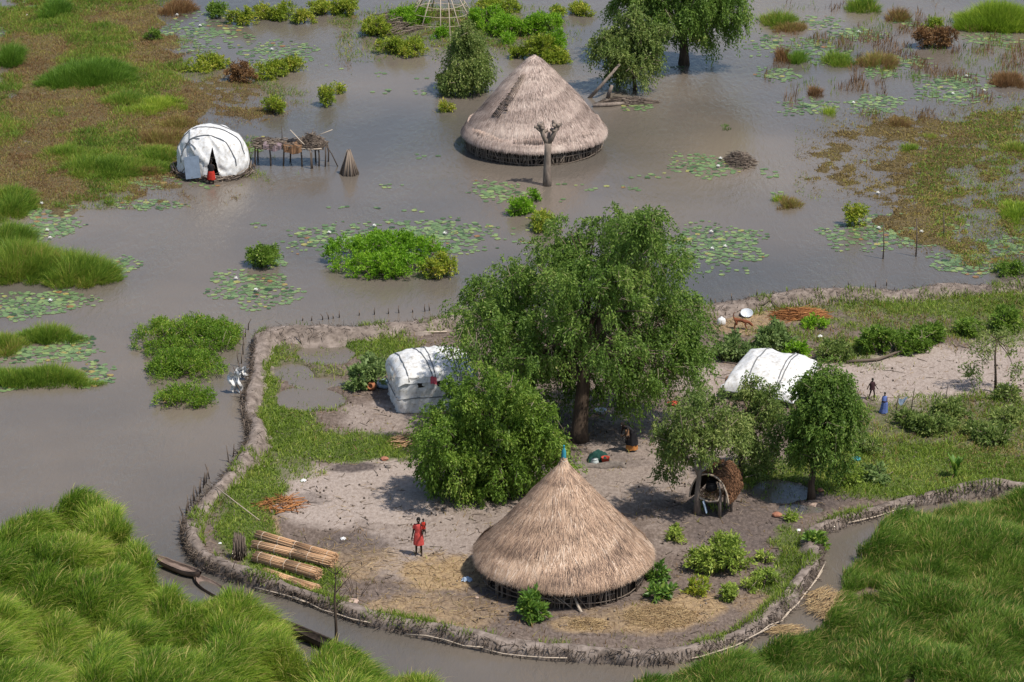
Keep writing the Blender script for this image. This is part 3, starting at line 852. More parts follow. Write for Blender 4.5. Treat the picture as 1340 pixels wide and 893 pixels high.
# dome tent at the reed edge
tp = at(279, 224, 0)
tent = thing('dome_tent', 'white dome tent with dark open doorway, on a stick platform at the marsh edge', 'tent', tp, R(-8))
RX, RY, TH = 2.06, 1.9, 2.42
def dome(u, v):                                   # u round, v up
    a = 2 * PI * u; e = v * PI / 2
    ce, se = math.cos(e) ** .72, math.sin(e) ** .9
    x, y = RX * ce * math.cos(a), RY * ce * math.sin(a)
    z = .22 + TH * se * (1 - .10 * math.cos(a) * (1 - v)) - .03 * math.sin(9 * a) * (1 - v)
    k = wrinkle(x, y, z, 1.5, 5)
    return Vector((x * (1 + .10 * k), y * (1 + .10 * k), z + .10 * k))
nu, nv = 168, 44
mb = MB(); mb.grid(dome, nu, nv, True)
keep = []
for f in mb.Fc:                                   # the doorway is a real hole in the sheeting
    c = sum((mb.V[i] for i in f), Vector()) / 4
    a_ = math.degrees(math.atan2(c.y, c.x))
    half = 13.0 * max(0, 1 - (c.z - .2) / 1.75) ** .8
    if abs(a_ + 78) < half and c.z < 1.85: continue
    keep.append(f)
mb.Fc = keep
obj('tent_sheet', mb.mesh('tent_sheet'), 'tarp', tent)
def dome_pt(x, y, lift=.03):
    lo = Vector((x, y, 0)); best = 0
    a_ = math.atan2(y / RY, x / RX); rr = math.hypot(x / RX, y / RY)
    v = math.acos(min(1, max(0, rr)) ** (1 / .72)) / (PI / 2)
    q = dome((a_ / (2 * PI)) % 1.0, v)
    return q + Vector((q.x / RX * lift, q.y / RY * lift, lift))
for cy, w in ((.55, .80), (-.35, .93), (-1.15, .78)):     # arched seams over the dome
    pts = [dome_pt(RX * w * math.cos(PI - PI * k / 22), cy + .10 * math.sin(PI * k / 22)) for k in range(23)]
    obj('seam_strap', MB().tube(pts, .026, 5).mesh('seam_strap'), 'strap', tent)
for (x0, y0, x1, y1) in ((-1.35, -1.0, -.55, -1.55), (-.9, -1.1, -.45, -1.2), (-1.3, -1.05, -.55, -1.72)):
    pts = [dome_pt(x0 + (x1 - x0) * k / 8, y0 + (y1 - y0) * k / 8) for k in range(9)]
    obj('seam_strap', MB().tube(pts, .022, 5).mesh('seam_strap'), 'strap', tent)
for sgn in (-1, 1):
    def flap(u, v, sgn=sgn):
        z = .20 + 1.72 * v
        ang = R(-78) + sgn * R(10.0 * (1 - v) ** .85 + .5) + sgn * u * R(7)
        q = dome((ang / (2 * PI)) % 1.0, max(0.0, min(1, (math.asin(min(1, max(0, (z - .22) / TH)) ** (1 / .9))) / (PI / 2))))
        return q + Vector((q.x, q.y, 0)).normalized() * (.035 + .02 * math.sin(v * 9 + u * 3))
    obj('door_flap', MB().grid(flap, 8, 14).mesh('door_flap'), 'tarp', tent)
# cream inner curtain, door sheet
obj('door_curtain', MB().grid(lambda u, v: (-.22 + .26 * u + .05 * v, -1.80 + .03 * math.sin(u * 14) + .42 * v, .35 + 1.45 * v), 12, 10).mesh('door_curtain'), 'white_cloth', tent)
rot = Matrix.Rotation(R(14), 3, 'X') @ Matrix.Rotation(R(-6), 3, 'Z')
obj('door_sheet', MB().box((-.72, -2.02, .80), (.86, .03, 1.25), Matrix.Rotation(R(-20), 3, 'X') @ Matrix.Rotation(R(-9), 3, 'Y')).mesh('door_sheet', False), 'sheet_metal', tent)
ms = Mass(); n = 520
a = RNG.uniform(0, 2 * PI, n); rr = RNG.uniform(.96, 1.16, n)
A = np.stack([np.cos(a) * RX * rr, np.sin(a) * RY * rr, RNG.uniform(-.05, .28, n)], 1)
tn = np.stack([-np.sin(a), np.cos(a), RNG.normal(0, .35, n)], 1) * RNG.choice([-1, 1], n)[:, None]
add_sticks(ms, A, A + unit(tn) * RNG.uniform(.3, .9, n)[:, None], RNG.uniform(.015, .035, n), RNG.beta(2, 2, n), 4)
obj('stick_base', ms.mesh('stick_base'), 'stick', tent)
obj('mud_floor', MB().lathe([(2.1, -.2), (2.05, .10), (1.7, .20), (.01, .2)], 36, sy=.93).mesh('mud_floor'), 'dark_inside', tent)
obj('door_step', MB().box((.34, -1.86, .24), (.5, .28, .1)).mesh('door_step', False), 'tarp', tent)

# stick rack platform
rp = at(383, 214, 0)
rack = thing('stick_rack', 'rickety raised rack heaped with firewood and drying cloth, its posts in the water', 'rack', rp, R(-2))
LR = 2.15
for k, (x, y, hgt) in enumerate([(-2.1, -.5, 1.1), (-2.05, .5, 1.1), (-1.2, -.55, 1.05), (-.5, -.5, 1.5), (-.2, .5, 1.1), (.6, -.55, 1.1), (1.3, .45, 1.1), (1.55, -.5, 1.25), (2.0, .4, 1.1), (1.9, -.55, 1.2), (1.25, -.95, .95)]):
    obj('leg', MB().tube([(x, y, -.4), (x + random.uniform(-.06, .06), y, hgt * .5), (x + random.uniform(-.1, .1), y, hgt)], [.055, .05, .045], 6, .3).mesh('leg'), 'stick', rack)
ms = Mass()
n = 560
A = np.stack([RNG.uniform(-2.2, 1.7, n), RNG.uniform(-.7, .7, n), RNG.uniform(.98, 1.36, n)], 1)
D = np.stack([RNG.choice([-1, 1], n) * RNG.uniform(.5, 1, n), RNG.normal(0, .5, n), RNG.normal(0, .12, n)], 1)
add_sticks(ms, A - D * .25, A + D * .4, RNG.uniform(.014, .03, n), RNG.beta(2, 1.8, n), 4)
obj('stick_deck', ms.mesh('stick_deck'), 'stick', rack)
ms = Mass(); n = 520
a = RNG.uniform(0, 2 * PI, n); t = np.sqrt(RNG.random(n))
A = np.stack([1.1 + np.cos(a) * t * .85, np.sin(a) * t * .7, 1.15 + (1 - t) * .75 * RNG.uniform(.4, 1.05, n)], 1)
D = np.stack([np.cos(a + 1.4), np.sin(a + 1.4) * .8, RNG.normal(-.05, .4, n)], 1) + RNG.normal(0, .45, (n, 3))
add_sticks(ms, A - unit(D) * .28, A + unit(D) * .28, RNG.uniform(.012, .026, n), RNG.beta(2, 2.4, n), 4)
obj('firewood_heap', ms.mesh('firewood_heap'), 'stick', rack)
def drape(nm, x0, x1, ztop, drop, y, mat, seed):
    def fn(u, v):
        x = x0 + (x1 - x0) * u
        sag = math.sin(PI * u) * .12
        fold = .05 * math.sin(u * 17 + seed) * v
        if v < .35: return (x, y + .55 - v * 1.9, ztop + .05 * math.sin(u * 9 + seed) - sag * .3)
        return (x, y - .12 + fold - .06 * v, ztop - (v - .35) / .65 * (drop + sag) + .03 * math.sin(u * 7))
    obj(nm, MB().grid(fn, 26, 16).mesh(nm), mat, rack)
drape('draped_cloth', -1.6, -.55, 1.28, .22, -.55, 'mauve_cloth', 1)
drape('draped_cloth', -.42, .62, 1.34, .42, -.6, 'brown_cloth', 3)
obj('draped_cloth', MB().grid(lambda u, v: (-.25 + .5 * u, -.3 + .4 * v, 1.4 + .12 * math.sin(u * 3.1) * math.sin(v * 3.1) + .03 * math.sin(u * 13)), 14, 12).mesh('draped_cloth'), 'black_cloth', rack)
obj('rail', MB().tube([(.45, -.72, 1.12), (1.2, -.75, 1.08), (1.75, -.74, 1.12)], .03, 6, .9).mesh('rail'), 'stick_pale', rack)
obj('brace_pole', MB().tube([(-.05, -.5, 2.15), (.5, -.55, 1.55), (1.05, -.6, 1.0)], [.025, .03, .035], 6, .9).mesh('brace_pole'), 'stick_pale', rack)
obj('brace_pole', MB().tube([(1.75, -.5, 1.6), (2.3, -.5, .75), (2.72, -.5, -.2)], [.025, .03, .035], 6, .2).mesh('brace_pole'), 'stick', rack)
obj('brace_pole', MB().tube([(1.15, -1.0, -.35), (1.15, -1.0, .5), (1.1, -.9, 1.1)], [.04, .035, .03], 6, .5).mesh('brace_pole'), 'stick', rack)
obj('brace_pole', MB().tube([(-.62, .1, .9), (-.58, .1, 1.6), (-.6, .1, 2.2)], [.03, .025, .02], 6, .2).mesh('brace_pole'), 'stick', rack)
obj('brace_pole', MB().tube([(1.4, .2, 1.6), (2.3, .3, 1.95)], [.025, .02], 6, .9).mesh('brace_pole'), 'stick_pale', rack)

# cone of poles leaning together
cp_ = at(457, 228, 0)
ms = Mass(); n = 46
a = np.linspace(0, 2 * PI, n, endpoint=False) + RNG.normal(0, .08, n)
rb_ = RNG.uniform(.50, .66, n)
A = np.stack([np.cos(a) * rb_, np.sin(a) * rb_, np.full(n, -.3)], 1)
B = np.stack([np.cos(a + .2) * .07, np.sin(a + .2) * .07, RNG.uniform(1.25, 1.45, n)], 1)
add_sticks(ms, A, B, RNG.uniform(.04, .06, n), RNG.beta(2, 1.7, n), 6, .8)
o = obj('pole_stack', ms.mesh('pole_stack'), 'stick', None, cp_)
tag(o, 'cone of cut poles leaning together in the water beside the firewood rack', 'pole stack')

# box shaped tarp shelter
def tarp_shelter(name, label, loc, rotz, lx, ly, hw, hr, seed, eave=0.0, lean=(0, 0), wall=True, roofmat='tarp'):
    t = thing(name, label, 'shelter', loc, rotz)
    def sq(a, p=9.0):
        c, s = math.cos(a), math.sin(a)
        k = (abs(c) ** p + abs(s) ** p) ** (-1 / p)
        return c * k, s * k
    def wallf(u, v):
        x, y = sq(2 * PI * u); z = hw * v
        bulge = 1 + .012 * math.sin(PI * v)
        k = wrinkle(x * lx * 2, y * ly * 2, z * 2, .8, seed) * .16 + .02 * math.sin(40 * u * 2 + 5 * v)
        return ((x * lx / 2) * bulge + k * x, (y * ly / 2) * bulge + k * y, z + .03 * math.sin(u * 31))
    def rooff(u, v):                              # u along x, v along y
        x, y = (u - .5) * 2, (v - .5) * 2
        cr = (1 - abs(x) ** 3.4) * (1 - abs(y) ** 2.0 * .8)
        k = wrinkle(x * lx, y * ly, 0, .9, seed + 5)
        edge = max(abs(x), abs(y))
        hang = max(0, (edge - .90) / .10)
        rx, ry = 1 + .02 * k, 1 + .02 * k
        z = hw + (hr - hw) * cr + .13 * k - hang * .24 + lean[0] * x + lean[1] * y
        w = 1 if edge < .9 else 1 - .02 * hang
        # round the corners a little
        c = 1 - .03 * (x * x * y * y)
        return (x * (lx / 2 + eave) * c * w, y * (ly / 2 + eave) * c * w, z)
    if wall: obj('wall_sheet', MB().grid(wallf, 72, 12, True).mesh('wall_sheet'), 'tarp', t)
    else:
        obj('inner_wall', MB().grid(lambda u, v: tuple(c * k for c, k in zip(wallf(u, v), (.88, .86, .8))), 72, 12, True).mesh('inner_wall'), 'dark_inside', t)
    obj('roof_sheet', MB().grid(rooff, 44, 40).mesh('roof_sheet'), roofmat, t)
    return t, rooff

def strap_on(t, fn, p0, p1, r=.03, n=18, name='seam_strap', mat='strap'):
    pts = []
    for k in range(n + 1):
        s = k / n; q = fn(p0[0] + (p1[0] - p0[0]) * s, p0[1] + (p1[1] - p0[1]) * s)
        pts.append(Vector(q) + Vector((0, 0, .015)))
    obj(name, MB().tube(pts, r, 5).mesh(name), mat, t)

s2 = at(566, 524, LAND)
t2, f2 = tarp_shelter('tarp_shelter', 'boxy white tarp shelter with several grey straps over its roof, behind the round bushy tree', s2, R(13), 3.8, 3.0, 1.75, 2.45, 12, .10, (0, .12))
for x0, x1 in ((.12, .14), (.30, .43), (.42, .46), (.70, .72), (.745, .76), (.86, .83), (.98, .96)):
    strap_on(t2, f2, (x0, .99), (x1, .01), .028 if x0 != .86 else .015)
obj('pink_cloth', MB().grid(lambda u, v: (-.42 + .3 * u, -1.60 - .05 * v + .03 * math.sin(u * 9), 1.78 - .34 * v + .04 * math.sin(u * 5)), 8, 8).mesh('pink_cloth'), 'pink_cloth', t2)
obj('wall_rope', MB().tube([(-1.98, 1.3, .9), (-1.98, -.4, .82), (-1.95, -1.45, .72), (-1.0, -1.52, .78), (.9, -1.52, .70)], .025, 5).mesh('wall_rope'), 'strap', t2)
obj('window_gap_shade', MB().box((-.55, -1.47, 1.42), (1.5, .06, .30)).mesh('window_gap_shade', False), 'dark_inside', t2)  # dark panel on the wall paints the shade of an opening
obj('side_flap', MB().grid(lambda u, v: (-1.98 - .08 * math.sin(v * 3) , .9 - 1.8 * u, 1.85 - (.55 + .25 * math.sin(u * 6.3)) * v + .04 * math.sin(u * 15)), 16, 8).mesh('side_flap'), 'tarp', t2)

s3 = at(1008, 511, LAND)
t3, f3 = tarp_shelter('tarp_shelter', 'low white tarp shelter with two dark straps over its roof, beside the dense bushy tree', s3, R(-24), 3.3, 3.5, .85, 1.5, 22, .22, (-.05, .30), wall=False)
strap_on(t3, f3, (.30, 1.0), (.34, .0), .035)
strap_on(t3, f3, (.66, 1.0), (.72, .0), .03)
strap_on(t3, f3, (.70, 1.0), (.76, .0), .03)
strap_on(t3, f3, (.0, 1.0), (.0, .0), .045)
strap_on(t3, f3, (.0, .0), (1.0, .0), .045)
for (x, y) in ((-1.7, -1.8), (-1.75, 0), (-1.7, 1.6), (0, -1.85), (1.7, -1.8)):
    obj('post', MB().tube([(x, y, -.1), (x, y, .62)], .05, 6, .4).mesh('post'), 'stick', t3)
obj('ridge_end', MB().tube([(-2.6, .5, .86), (-1.5, .5, .88)], .035, 6, .4).mesh('ridge_end'), 'stick', t3)
for k in range(5):
    obj('stored_bundle', MB().lathe([(.02, 0), (.2, .03), (.24, .2), (.16, .38), (.02, .42)], 10, c=(-1.78 + random.uniform(-.06, .06), -1.5 + k * .55, .12 + .2 * (k % 2))).jitter(.03).mesh('stored_bundle'), ['white_cloth', 'brown_cloth', 'mauve_cloth'][k % 3], t3)

# ================================================================== granary cradle
gp = at(936, 668, LAND)
gr = thing('crib', 'small brown thatched crib with a dark open mouth on posts, under the thin tree', 'crib', gp, R(-30))
for x, y, h in ((-.78, -.35, 1.55), (-.62, -.62, .95), (.55, -.62, 1.15), (.66, .25, 1.0), (-.70, .5, 1.2), (.1, .7, 1.5), (.42, -.45, .8)):
    obj('leg', MB().tube([(x * .96, y, -.12), (x, y, h * .55), (x * .9, y + .06, h)], [.065, .058, .05], 7, .55).mesh('leg'), 'bark_pale', gr)
def hood(a, y, lift=0.0):                         # pointed barrel vault, open towards -y
    w, h = .92 + lift, 1.22 + lift
    c, s_ = math.cos(a), math.sin(a)
    taper = 1 - .12 * max(0, y)
    return Vector((math.copysign(abs(c) ** .85, c) * w * taper, y, .66 + h * abs(s_) ** 1.15 * taper + .25 * max(0, y)))
obj('hood_lining', MB().grid(lambda u, v: tuple(hood(PI * (.0 + 1.0 * u), -.62 + 1.6 * v, -.05)), 22, 8).mesh('hood_lining'), 'dark_inside', gr)  # near-black lining paints the shade inside the mouth
ms = Mass(); n = 2600
aa = RNG.uniform(.0, PI, n); yy = RNG.uniform(-.62, .98, n)
A = np.array([hood(x_, y_, RNG.uniform(.0, .05)) for x_, y_ in zip(aa, yy)])
sg = np.where(aa < PI / 2, -1, 1)
B = np.array([hood(min(max(x_ + q_ * .16, -.05), PI + .05), y_ + RNG.normal(0, .06), RNG.uniform(.0, .06)) for x_, y_, q_ in zip(aa, yy, sg)])
add_sticks(ms, A, B, np.full(n, .013), np.clip(.45 + .5 * (fbm(aa * 3, yy * 3, 5) - .5) + RNG.normal(0, .2, n), 0, 1), 3)
obj('thatch_hood', ms.mesh('thatch_hood'), 'crib_thatch', gr)
obj('mouth_rim', MB().tube([hood(PI * k / 16, -.63, .01) for k in range(17)], .04, 6, .6).mesh('mouth_rim'), 'stick_pale', gr)
obj('back_wall', MB().grid(lambda u, v: tuple(hood(PI * u, .95, -.06).lerp(Vector((0, .95, .9)), v)), 18, 5).mesh('back_wall'), 'dark_inside', gr)  # back of the mouth, inner shade put into its colour
ms = Mass(); n = 520
A = np.stack([RNG.uniform(-.62, .45, n), RNG.uniform(-.6, .4, n), RNG.uniform(.72, .95, n)], 1)
D = RNG.normal(0, 1, (n, 3)) * np.array([1, 1, .35])
add_sticks(ms, A, A + unit(D) * .22, np.full(n, .012), RNG.random(n), 3)
obj('straw_floor', ms.mesh('straw_floor'), 'reed', gr)
obj('tray_rim', MB().tube([(-.68, -.62, .92), (-.35, -.72, .74), (.05, -.74, .68), (.45, -.66, .78), (.52, -.55, 1.1), (.3, -.4, 1.5)], .04, 6, .8).mesh('tray_rim'), 'stick_pale', gr)
o = obj('cooking_pot', MB().lathe([(.02, 0), (.16, .02), (.25, .14), (.26, .26), (.2, .36), (.19, .40), (.22, .43), (.17, .42), (.15, .2), (.02, .1)], 18).mesh('cooking_pot'), 'black_pot', None, gp + Vector((-.22, -.52, 1.12)))
tag(o, 'round black cooking pot resting in the mouth of the brown crib', 'pot')
o = obj('hanging_cloth', MB().grid(lambda u, v: (.10 * u + .16 * v, -.05 * math.sin(u * 6) - .05 * v, -.55 * v), 8, 10).mesh('hanging_cloth'), 'pale_blue_cloth', None, gp + Vector((-.62, -.66, .72)))
tag(o, 'narrow pale blue cloth hanging below the brown crib', 'cloth')

# ================================================================== TREES
def lobes_foliage(lobes, n_strand, per, weep, lsize, seed, slen=(.6, 1.5), inner=.3, wind=(0, 0), upright=0.0, bunch=16, tight=.20):
    """bunches of leafy strands springing from lobes (x,y,z,rx,ry,rz) and hanging by `weep`; gaps stay between the bunches"""
    rg = np.random.default_rng(seed)
    Lb = np.array(lobes, float)
    area = (Lb[:, 3] * Lb[:, 5]) ** .9
    nc = max(4, n_strand // bunch)
    k = rg.choice(len(Lb), nc, p=area / area.sum())
    d = unit(rg.normal(size=(nc, 3)) + np.array([0, -.1, .22]))
    rad = np.where(rg.random(nc) < inner, rg.uniform(.3, .8, nc), rg.uniform(.78, 1.0, nc))
    C0 = Lb[k, :3] + d * Lb[k, 3:6] * rad[:, None]
    cdir = unit(d * np.array([1, 1, .7]) + rg.normal(0, .35, (nc, 3)) + np.array([wind[0], wind[1], .15 + upright]))
    cl = rg.uniform(slen[0], slen[1], nc)
    ctone = .5 * rg.random(nc) + .5 * vnoise(C0[:, 0] * .8 + 50, C0[:, 2] * .8 + C0[:, 1] * .6, seed)
    c = np.repeat(np.arange(nc), bunch); m_ = len(c)
    sp = tight * (.6 + .5 * cl[c])
    P0 = C0[c] + rg.normal(0, 1, (m_, 3)) * sp[:, None]
    dir0 = unit(cdir[c] + rg.normal(0, .42, (m_, 3)))
    L = cl[c] * rg.uniform(.6, 1.1, m_)
    tone = ctone[c]
    ms = Mass()
    Ps, Ds, Rn = [], [], []
    for j in range(per):
        t = (j + rg.random(m_)) / per
        dd = dir0 * L[:, None]
        pos = P0 + dd * (t * (1 - .25 * t))[:, None]
        pos[:, 2] -= weep * L * t ** 1.7
        tg = dd * (1 - .5 * t)[:, None]; tg[:, 2] -= weep * L * 1.7 * t ** .7
        Ps.append(pos + rg.normal(0, .04, pos.shape)); Ds.append(unit(tg) + rg.normal(0, .5, pos.shape)); Rn.append(np.clip(.2 + tone * .55 + rg.normal(0, .16, m_), 0, 1))
    Pa, Da, Ra = np.concatenate(Ps), np.concatenate(Ds), np.concatenate(Rn)
    n = len(Pa)
    add_leaves(ms, Pa, Da, lsize * rg.uniform(.7, 1.3, n), lsize * .40 * rg.uniform(.7, 1.3, n), Ra)
    q = rg.random(m_) < .05
    tw = Mass()
    e = P0 + dir0 * L[:, None] * .8; e[:, 2] -= weep * L * .5
    add_sticks(tw, P0[q] - dir0[q] * .5, e[q], np.full(q.sum(), .018), rg.random(q.sum()), 3, .5)
    nleaf = n
    for q_ in range(len(tw.V)):                   # twigs go into the same crown mesh, with their own material
        ms.V.append(tw.V[q_]); ms.Fl.append(tw.Fl[q_] + ms.n); ms.L.append(tw.L[q_]); ms.Rn.append(tw.Rn[q_])
    me = ms.mesh('crown')
    mi = np.zeros(len(me.polygons), np.int32); mi[nleaf:] = 1
    me.polygons.foreach_set('material_index', mi)
    return me

def px_lobes(base, spec, jit=1.0, seed=0, Y=None, flat=1.0, extra=3):
    """lobes given as (px, py, radius px) seen in the photograph, placed round the trunk's own distance; each grows smaller neighbours"""
    rr = random.Random(seed); out = []
    b = at(*base, 0) if Y is None else None
    Y0 = b.y if Y is None else Y
    s = ppm(*base) * (1.06 if extra == 4 else 1.15)
    for (x, y, r_) in spec:
        off = rr.uniform(-1, 1) * jit
        p = on_depth(x, y, Y0 + off)
        r = r_ / s
        out.append((p.x, p.y, p.z, r, r, r * flat))
        for k in range(extra):
            a = rr.uniform(0, 2 * PI); e = rr.uniform(-.7, 1.0)
            q = Vector((math.cos(a) * math.cos(e), math.sin(a) * math.cos(e), math.sin(e))) * r * rr.uniform(.75, 1.05)
            r2 = r * rr.uniform(.28, .5)
            out.append((p.x + q.x, p.y + q.y, p.z + q.z * flat, r2, r2, r2 * flat))
    return out

def limb_pts(a, b, rr, sag=.12, n=6):
    a, b = Vector(a), Vector(b); pts = []
    for k in range(n + 1):
        t = k / n
        p = a.lerp(b, t); p.z += sag * (b - a).length * math.sin(t * PI)
        if 0 < k < n: p += Vector((rr.uniform(-.1, .1), rr.uniform(-.1, .1), rr.uniform(-.1, .1))) * (b - a).length * .18
        pts.append(p)
    return pts

def tree(name, label, base, lobes, trunk, tr, n_strand, per, weep, lsize, leaf, bark, seed, slen=(.6, 1.5), limbs=None, cat='tree', inner=.35, z0=LAND, wind=(0, 0), group=None, upright=0.0, twigmat='twig'):
    rr = random.Random(seed)
    b = at(base[0], base[1], z0)
    t = thing(name, label, cat, b, 0, group)
    loc = [(x - b.x, y - b.y, z - b.z, a, c, d) for x, y, z, a, c, d in lobes]
    crown = lobes_foliage(loc, n_strand, per, weep, lsize, seed, slen, inner, wind, upright)
    crown.materials.append(M[leaf]); crown.materials.append(M[twigmat])
    obj('crown', crown, None, t)
    mb = MB()
    fork = Vector(trunk[-1])
    radii = [tr * (1 - .45 * i / max(1, len(trunk) - 1)) for i in range(len(trunk))]
    radii[0] = tr * 1.3
    mb.tube(trunk, radii, 10)
    big = sorted(loc, key=lambda q: -q[3])[:(limbs or 9)]
    for q in big:
        st = Vector(trunk[-1 if rr.random() < .65 else max(1, len(trunk) - 2)])
        pts = limb_pts(st, (q[0], q[1], q[2] - q[5] * .1), rr)
        r0 = tr * .48
        mb.tube(pts, [r0 * (1 - .8 * i / (len(pts) - 1)) for i in range(len(pts))], 6)
        for _ in range(3):
            a = pts[rr.randint(2, len(pts) - 1)]
            e = Vector((q[0] + rr.uniform(-1, 1) * q[3], q[1] + rr.uniform(-1, 1) * q[4], q[2] + rr.uniform(-.6, 1) * q[5]))
            p2 = limb_pts(a, e, rr, .08, 4)
            mb.tube(p2, [r0 * .35, r0 * .28, r0 * .2, r0 * .12, r0 * .06], 5)
    obj('trunk', mb.mesh('trunk'), bark, t)
    return t

# big drooping shade tree in the yard
base = (757, 576)
L1 = px_lobes(base, [(835, 312, 36), (792, 316, 32), (864, 336, 34), (765, 335, 55), (722, 340, 34), (845, 365, 58), (700, 392, 50), (668, 372, 26), (640, 400, 36), (655, 440, 44), (630, 430, 24), (715, 440, 60), (775, 410, 80),
                     (850, 425, 66), (888, 440, 38), (898, 468, 26), (700, 490, 40), (740, 490, 44), (870, 480, 40), (820, 495, 40), (805, 290, 20), (848, 297, 18), (890, 400, 24), (620, 410, 22), (610, 450, 18)], 2.6, 4, extra=4)
s_ = ppm(*base)
tree('shade_tree', 'largest tree, tall and drooping, with thick dark trunk beside the yard gatherings', base, L1,
     [(0, 0, -.2), (.05, .02, .5), (.12, .05, 1.6), (.22, .1, 2.9), (.42, .1, 4.0)], .44, 8600, 18, .8, .155, 'leaf_tree', 'bark', 21, (.5, 1.35), limbs=14, inner=.3)

# round bushy tree
base = (648, 652)
L2 = px_lobes(base, [(640, 530, 46), (600, 535, 34), (690, 545, 38), (640, 580, 66), (585, 580, 40), (705, 585, 36), (600, 625, 46), (655, 630, 44), (690, 610, 38), (570, 560, 24), (725, 575, 20), (630, 505, 28), (668, 508, 26), (575, 610, 26), (605, 650, 22), (560, 600, 14)], 1.4, 9)
tree('bushy_tree', 'dense round bushy tree in front of the boxy tarp shelter', base, L2,
     [(0, 0, -.2), (.02, 0, .6), (-.05, .05, 1.3), (-.1, .05, 2.0)], .2, 5600, 15, .7, .15, 'leaf_round', 'bark', 33, (.35, .95), inner=.3)

# thin two-stemmed tree over the crib
base = (913, 672)
L3 = px_lobes(base, [(905, 545, 30), (935, 540, 28), (880, 580, 26), (915, 580, 34), (905, 520, 16), (950, 565, 28), (880, 610, 16), (865, 590, 13)], .9, 14)
tree('thin_tree', 'airy tree with sparse hanging leaves and pale forked trunk at the corner of the crib', base, L3,
     [(0, 0, -.2), (-.04, 0, .8), (.02, 0, 1.7), (.1, 0, 2.6)], .15, 1350, 13, .75, .15, 'leaf_pale', 'bark_pale', 41, (.3, .9), limbs=6)
base = (968, 628)
L4 = px_lobes(base, [(975, 535, 30), (1000, 560, 30), (965, 570, 28), (990, 590, 28), (1010, 530, 22), (985, 515, 18), (1015, 590, 18), (975, 605, 16)], .9, 15)
tree('thin_tree', 'airy tree on a slim dark stem between the crib and the dense leafy tree', base, L4,
     [(0, 0, -.2), (.04, 0, .8), (.0, 0, 1.5), (.1, 0, 2.2)], .12, 1350, 13, .75, .15, 'leaf_pale', 'bark', 42, (.3, .9), limbs=6)
base = (1062, 652)
L5 = px_lobes(base, [(1082, 505, 26), (1064, 520, 24), (1103, 528, 24), (1078, 545, 38), (1108, 560, 20), (1055, 560, 22), (1062, 585, 24), (1092, 588, 22), (1090, 487, 12), (1118, 548, 12), (1050, 590, 12)], .9, 16)
tree('leafy_tree', 'dense dark green tree in front of the low tarp shelter with straps', base, L5,
     [(0, 0, -.2), (-.03, 0, .7), (.06, 0, 1.5), (.2, 0, 2.4)], .17, 3700, 14, .75, .15, 'leaf_tree', 'bark', 43, (.35, .9), limbs=9)

# sapling on the sandy clearing
base = (1303, 513)
L6 = px_lobes(base, [(1300, 450, 18), (1280, 462, 13), (1322, 465, 14), (1330, 490, 10), (1290, 435, 10), (1318, 440, 9), (1275, 485, 8)], .5, 17)
tree('sapling', 'slender sapling with few pale leaves on the sandy clearing', base, L6,
     [(0, 0, -.1), (-.05, 0, .9), (-.12, 0, 1.8), (-.1, 0, 2.6)], .065, 300, 6, .6, .15, 'leaf_pale', 'bark', 44, (.3, .7), limbs=6)

# far trees in the flood
base = (895, 84)
L7 = px_lobes(base, [(890, 10, 44), (855, 0, 34), (930, 15, 36), (955, 5, 26), (900, -30, 60), (870, 35, 22), (930, 40, 24), (850, -30, 40), (945, -25, 36), (820, 5, 22)], 2.0, 18)
tree('flooded_tree', 'large dark tree standing in the water behind the thatched hut, casting deep shade', base, L7,
     [(0, 0, -.4), (0, 0, .8), (-.05, 0, 1.8), (-.1, 0, 3.0)], .34, 5200, 15, .85, .19, 'leaf_tree', 'bark', 51, (.5, 1.3), limbs=9, z0=0)
base = (832, 118)
L8 = px_lobes(base, [(822, 45, 24), (800, 60, 20), (845, 55, 22), (862, 70, 14), (815, 75, 26), (785, 60, 12), (840, 85, 18), (812, 95, 12), (860, 45, 14), (828, 25, 14)], .9, 19)
tree('flooded_tree', 'smaller airy pale tree leaning out of the water beside the large dark tree', base, L8,
     [(0, 0, -.4), (-.1, 0, .6), (-.25, 0, 1.3), (-.3, 0, 1.9)], .14, 2500, 13, .8, .18, 'leaf_pale', 'bark', 52, (.4, 1.0), limbs=7, z0=0)
base = (611, 121)
L9 = px_lobes(base, [(612, 60, 20), (605, 85, 22), (622, 90, 18), (600, 105, 16), (618, 108, 16), (612, 42, 10), (630, 78, 9)], .6, 20)
tree('flooded_bush', 'upright grey green willowy bush in the water between the shrubs and the thatched hut', base, L9,
     [(0, 0, -.3), (0, 0, .5), (.02, 0, 1.2)], .1, 2500, 13, 1.0, .16, 'leaf_pale', 'bark', 53, (.4, .9), limbs=5, cat='bush', z0=0)

